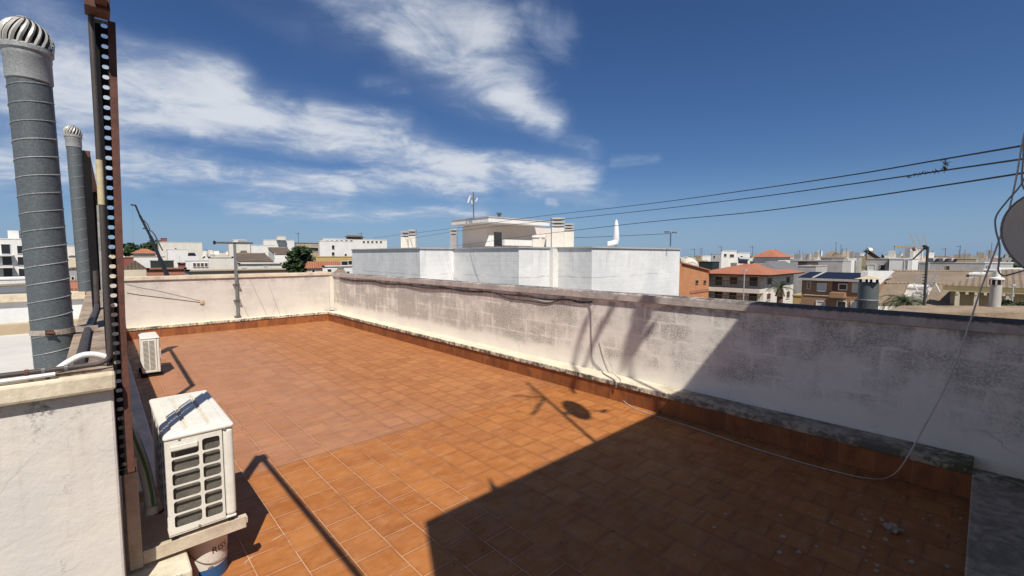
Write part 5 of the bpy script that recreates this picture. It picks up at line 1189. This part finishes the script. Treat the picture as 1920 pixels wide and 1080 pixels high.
Hs('upper white storey with a row of small dark windows and brown roof cap', 603, 605, 726, 447.5, 100, 'white', dep=8, wins=[('y', 611 + 9 * i, 450.5, 616 + 9 * i, 454) for i in range(6)] + [('y', 680 + 8 * i, 452, 684 + 8 * i, 455) for i in range(5)])
Hs('brown roof cap on the upper white storey', 650, 651, 681, 444, 101, 'darktile', 'hip', .4, 'darktile', dep=4, base=at(650, 448, 101).z)
Hs('mustard terrace building with dark openings in front of the long white building', 590, 592, 662, 482, 70, 'mustard', dep=7, wins=[('y', 640, 490, 652, 497), ('y', 653, 489, 660, 496)], rmat='mustard')
t, C, x1, y1, zt = Hs('low house with terracotta hip roof between the dark tree and the white block', 575, 576, 636, 503, 56, 'cream', 'hip', .85, 'terra', dep=7, wins=[('y', 585, 506, 590, 513)], ov=.25)
Hs('small bright white house at the foot of the white block', 604, 605, 662, 500, 50, 'white', dep=4, wins=[('y', 614, 505, 621, 510), ('y', 650, 509, 655, 514, 'brownframe')])
tiled('little tan tiled lean-to in front of the small bright white house', ((622, 513), (651, 513), (644, 504), (633, 504)), 47, 49, 'oldtile', 'offwhite')
tree('big dense dark tree in front of the brown modern building', 563, 466, 518, 66, 58, 3800, .26, 'leafd', 21)
tree('dark round tree at the left end of the town next to the slotted post', 240, 458, 482, 26, 95, 900, .3, 'leafd', 22)
tree('dark tree crowns behind the crane boom', 287, 450, 476, 46, 130, 1400, .38, 'leafd', 23)
tree('dark tree left of the rust beam between pipe and post', 139, 462, 480, 30, 120, 700, .36, 'leafd', 24)
# roofs seen between the pipes
Hs('cream house seen between the two ventilation pipes', 120, 121, 160, 462, 90, 'offwhite', dep=8, wins=[('y', 131, 479, 145, 483, 'greyroof')])
Hs('yellowish house front seen between pipe and black post', 128, 129, 148, 482, 60, 'cream', dep=6, rmat='darktile')
Hs('pale house with white roof block seen between the slender posts', 168, 169, 206, 470, 88, 'offwhite', dep=8)
Hs('cream gabled house front seen between the posts', 176, 177, 212, 488, 55, 'cream', 'gable', .8, 'darktile', dep=6, along='y', ov=.15)
Hs('dark low house roof seen left of the black post', 128, 129, 172, 506, 42, 'grey', dep=6, wins=[('y', 134, 519, 139, 527), ('y', 152, 518, 158, 528, 'brownframe')], rmat='darktile')
tiled('small terracotta tiled lean-to behind the left terrace wall', ((126, 540), (160, 540), (156, 528), (132, 528)), 30, 32, 'terra', 'offwhite')
# left neighbour terrace
t = thing('neighbour_terrace', 'white neighbouring roof terrace with low walls seen left of the large ventilation pipe', 'terrace', (-2, 8, GZ))
MB().box(-9, -.16, 2.995, 9.6, GZ, .93).build('floor_slab', P('grey_white_roof_paint', (.60, .58, .535), .9, var=.14, scale=1.8, bump=.4), t)
MB().box(-9, -.16, 9.3, 9.6, .93, 1.36).build('wall', 'roofside', t)
MB().box(-9, -.16, 9.24, 9.66, 1.36, 1.45).build('coping', 'copcream', t)
MB().box(-9, -.16, 9.02, 9.3, .93, 1.06).build('ledge', 'tan', t)
tiled('low red edged shed roof beyond the neighbouring terrace', ((-60, 552), (52, 546), (54, 535), (-60, 542)), 20, 24, 'greyroof', 'grey')
Hs('low white wall under the white modern apartment house', -80, -79, 52, 527, 34, 'white', dep=4)

# --- filler: the rest of the flat white town, roof after roof to the horizon
rnd = random.Random(42)
FM = ['white', 'white', 'offwhite', 'offwhite', 'cream', 'concrete', 'tan', 'grey']
FN = {'white': 'white', 'offwhite': 'cream white', 'cream': 'pale yellow', 'concrete': 'grey', 'tan': 'tan', 'grey': 'dark grey'}
def filler(px, pyt, d, wpx, k):
    wall = FM[rnd.randrange(len(FM))]; C = at(px, pyt, d); w = wpx * d / FPX; dp = w * rnd.uniform(.8, 1.6)
    side = 'left' if px < 700 else 'right'
    t = thing('far_house', 'small far ' + FN[wall] + ' flat roofed house in the hazy town on the ' + side + ' horizon', 'house', (C.x, C.y, GZ), 'small far ' + FN[wall] + ' houses of the ' + side + ' town')
    MB().box(C.x, C.x + w, C.y, C.y + dp, GZ, C.z).build('wall', wall, t)
    rr = rnd.random(); m_ = MB()
    if rr < .45: m_.box(C.x + w * .2, C.x + w * .6, C.y + dp * .3, C.y + dp * .7, C.z, C.z + rnd.uniform(1.2, 2.4)).build('stair_head', wall, t)
    elif rr < .6: hip_roof(m_, C.x, C.x + w, C.y, C.y + dp, C.z + .01, 1.3, .3).build('roof', 'terra' if rnd.random() < .6 else 'oldtile', t)
    if rnd.random() < .55:
        x, y, h = C.x + w * rnd.uniform(.1, .9), C.y + dp * .4, rnd.uniform(1.5, 3.2); rr_ = .03 + d * .00012
        MB().cyl((x, y, C.z), (x, y, C.z + h), rr_, n=5).bar((x - .5, y, C.z + h - .1), (x + .5, y, C.z + h - .1), rr_ * 1.4).bar((x - .3, y, C.z + h - .5), (x + .3, y, C.z + h - .5), rr_).build('roof_antenna', 'greypipe', t)
    for q in range(rnd.randrange(1, 4)): x = C.x + w * (.15 + .28 * q); z = C.z - rnd.uniform(1.4, 2.0); m_ = MB().box(x, x + min(1.1, w * .12), C.y - .03, C.y + .02, z - 1.0, z + .2); m_.build('window', 'glass', t)
for k in range(95):
    px = rnd.uniform(1290, 1990); d = rnd.uniform(120, 420); filler(px, 481 + 7.0 * 120 / d * rnd.uniform(.25, 1.15) - (3 if rnd.random() < .25 else 0), d, rnd.uniform(10, 24), k)
for k in range(45):
    px = rnd.uniform(1490, 1880); d = rnd.uniform(75, 140); filler(px, 486 + 5.0 * (100 / d) * rnd.uniform(-.6, 1.0), d, rnd.uniform(12, 30), k)
for k in range(75):
    px = rnd.uniform(110, 740); d = rnd.uniform(135, 420); filler(px, 478.5 - rnd.uniform(0, 7) + 5 * 120 / d, d, rnd.uniform(10, 22), k)
# beyond that nobody can count
mb = MB()
for k in range(1500):
    a = rnd.uniform(R(-25), R(110)); d = 430 + 2200 * rnd.random() ** 1.6; w = rnd.uniform(6, 16); h = rnd.uniform(6, 12) + (4 if a < R(40) else 0)
    x, y = d * math.sin(a), d * math.cos(a); mb.cur = rnd.choice((0, 0, 1, 1, 2, 3)); mb.box(x, x + w, y, y + w * rnd.uniform(.6, 1.4), GZ, GZ + h)
mb.cur = 0
tag(mb.build('distant_town', ['white', 'offwhite', 'concrete', 'oldtile'], None), 'mass of tiny pale houses of the far town along the horizon', 'town', kind='stuff')
mb = MB()
for k in range(900):
    a = rnd.uniform(R(-25), R(110)); d = 150 + 2300 * rnd.random() ** 1.3; x, y = d * math.sin(a), d * math.cos(a); s = rnd.uniform(2, 6)
    leaf_cloud(mb, (x, y, GZ + 5 + s * .6), s, s, s * .8, 26, s * .38, rnd)
tag(mb.build('distant_trees', 'leafd', None), 'scattered dark trees among the far houses', 'trees', kind='stuff')
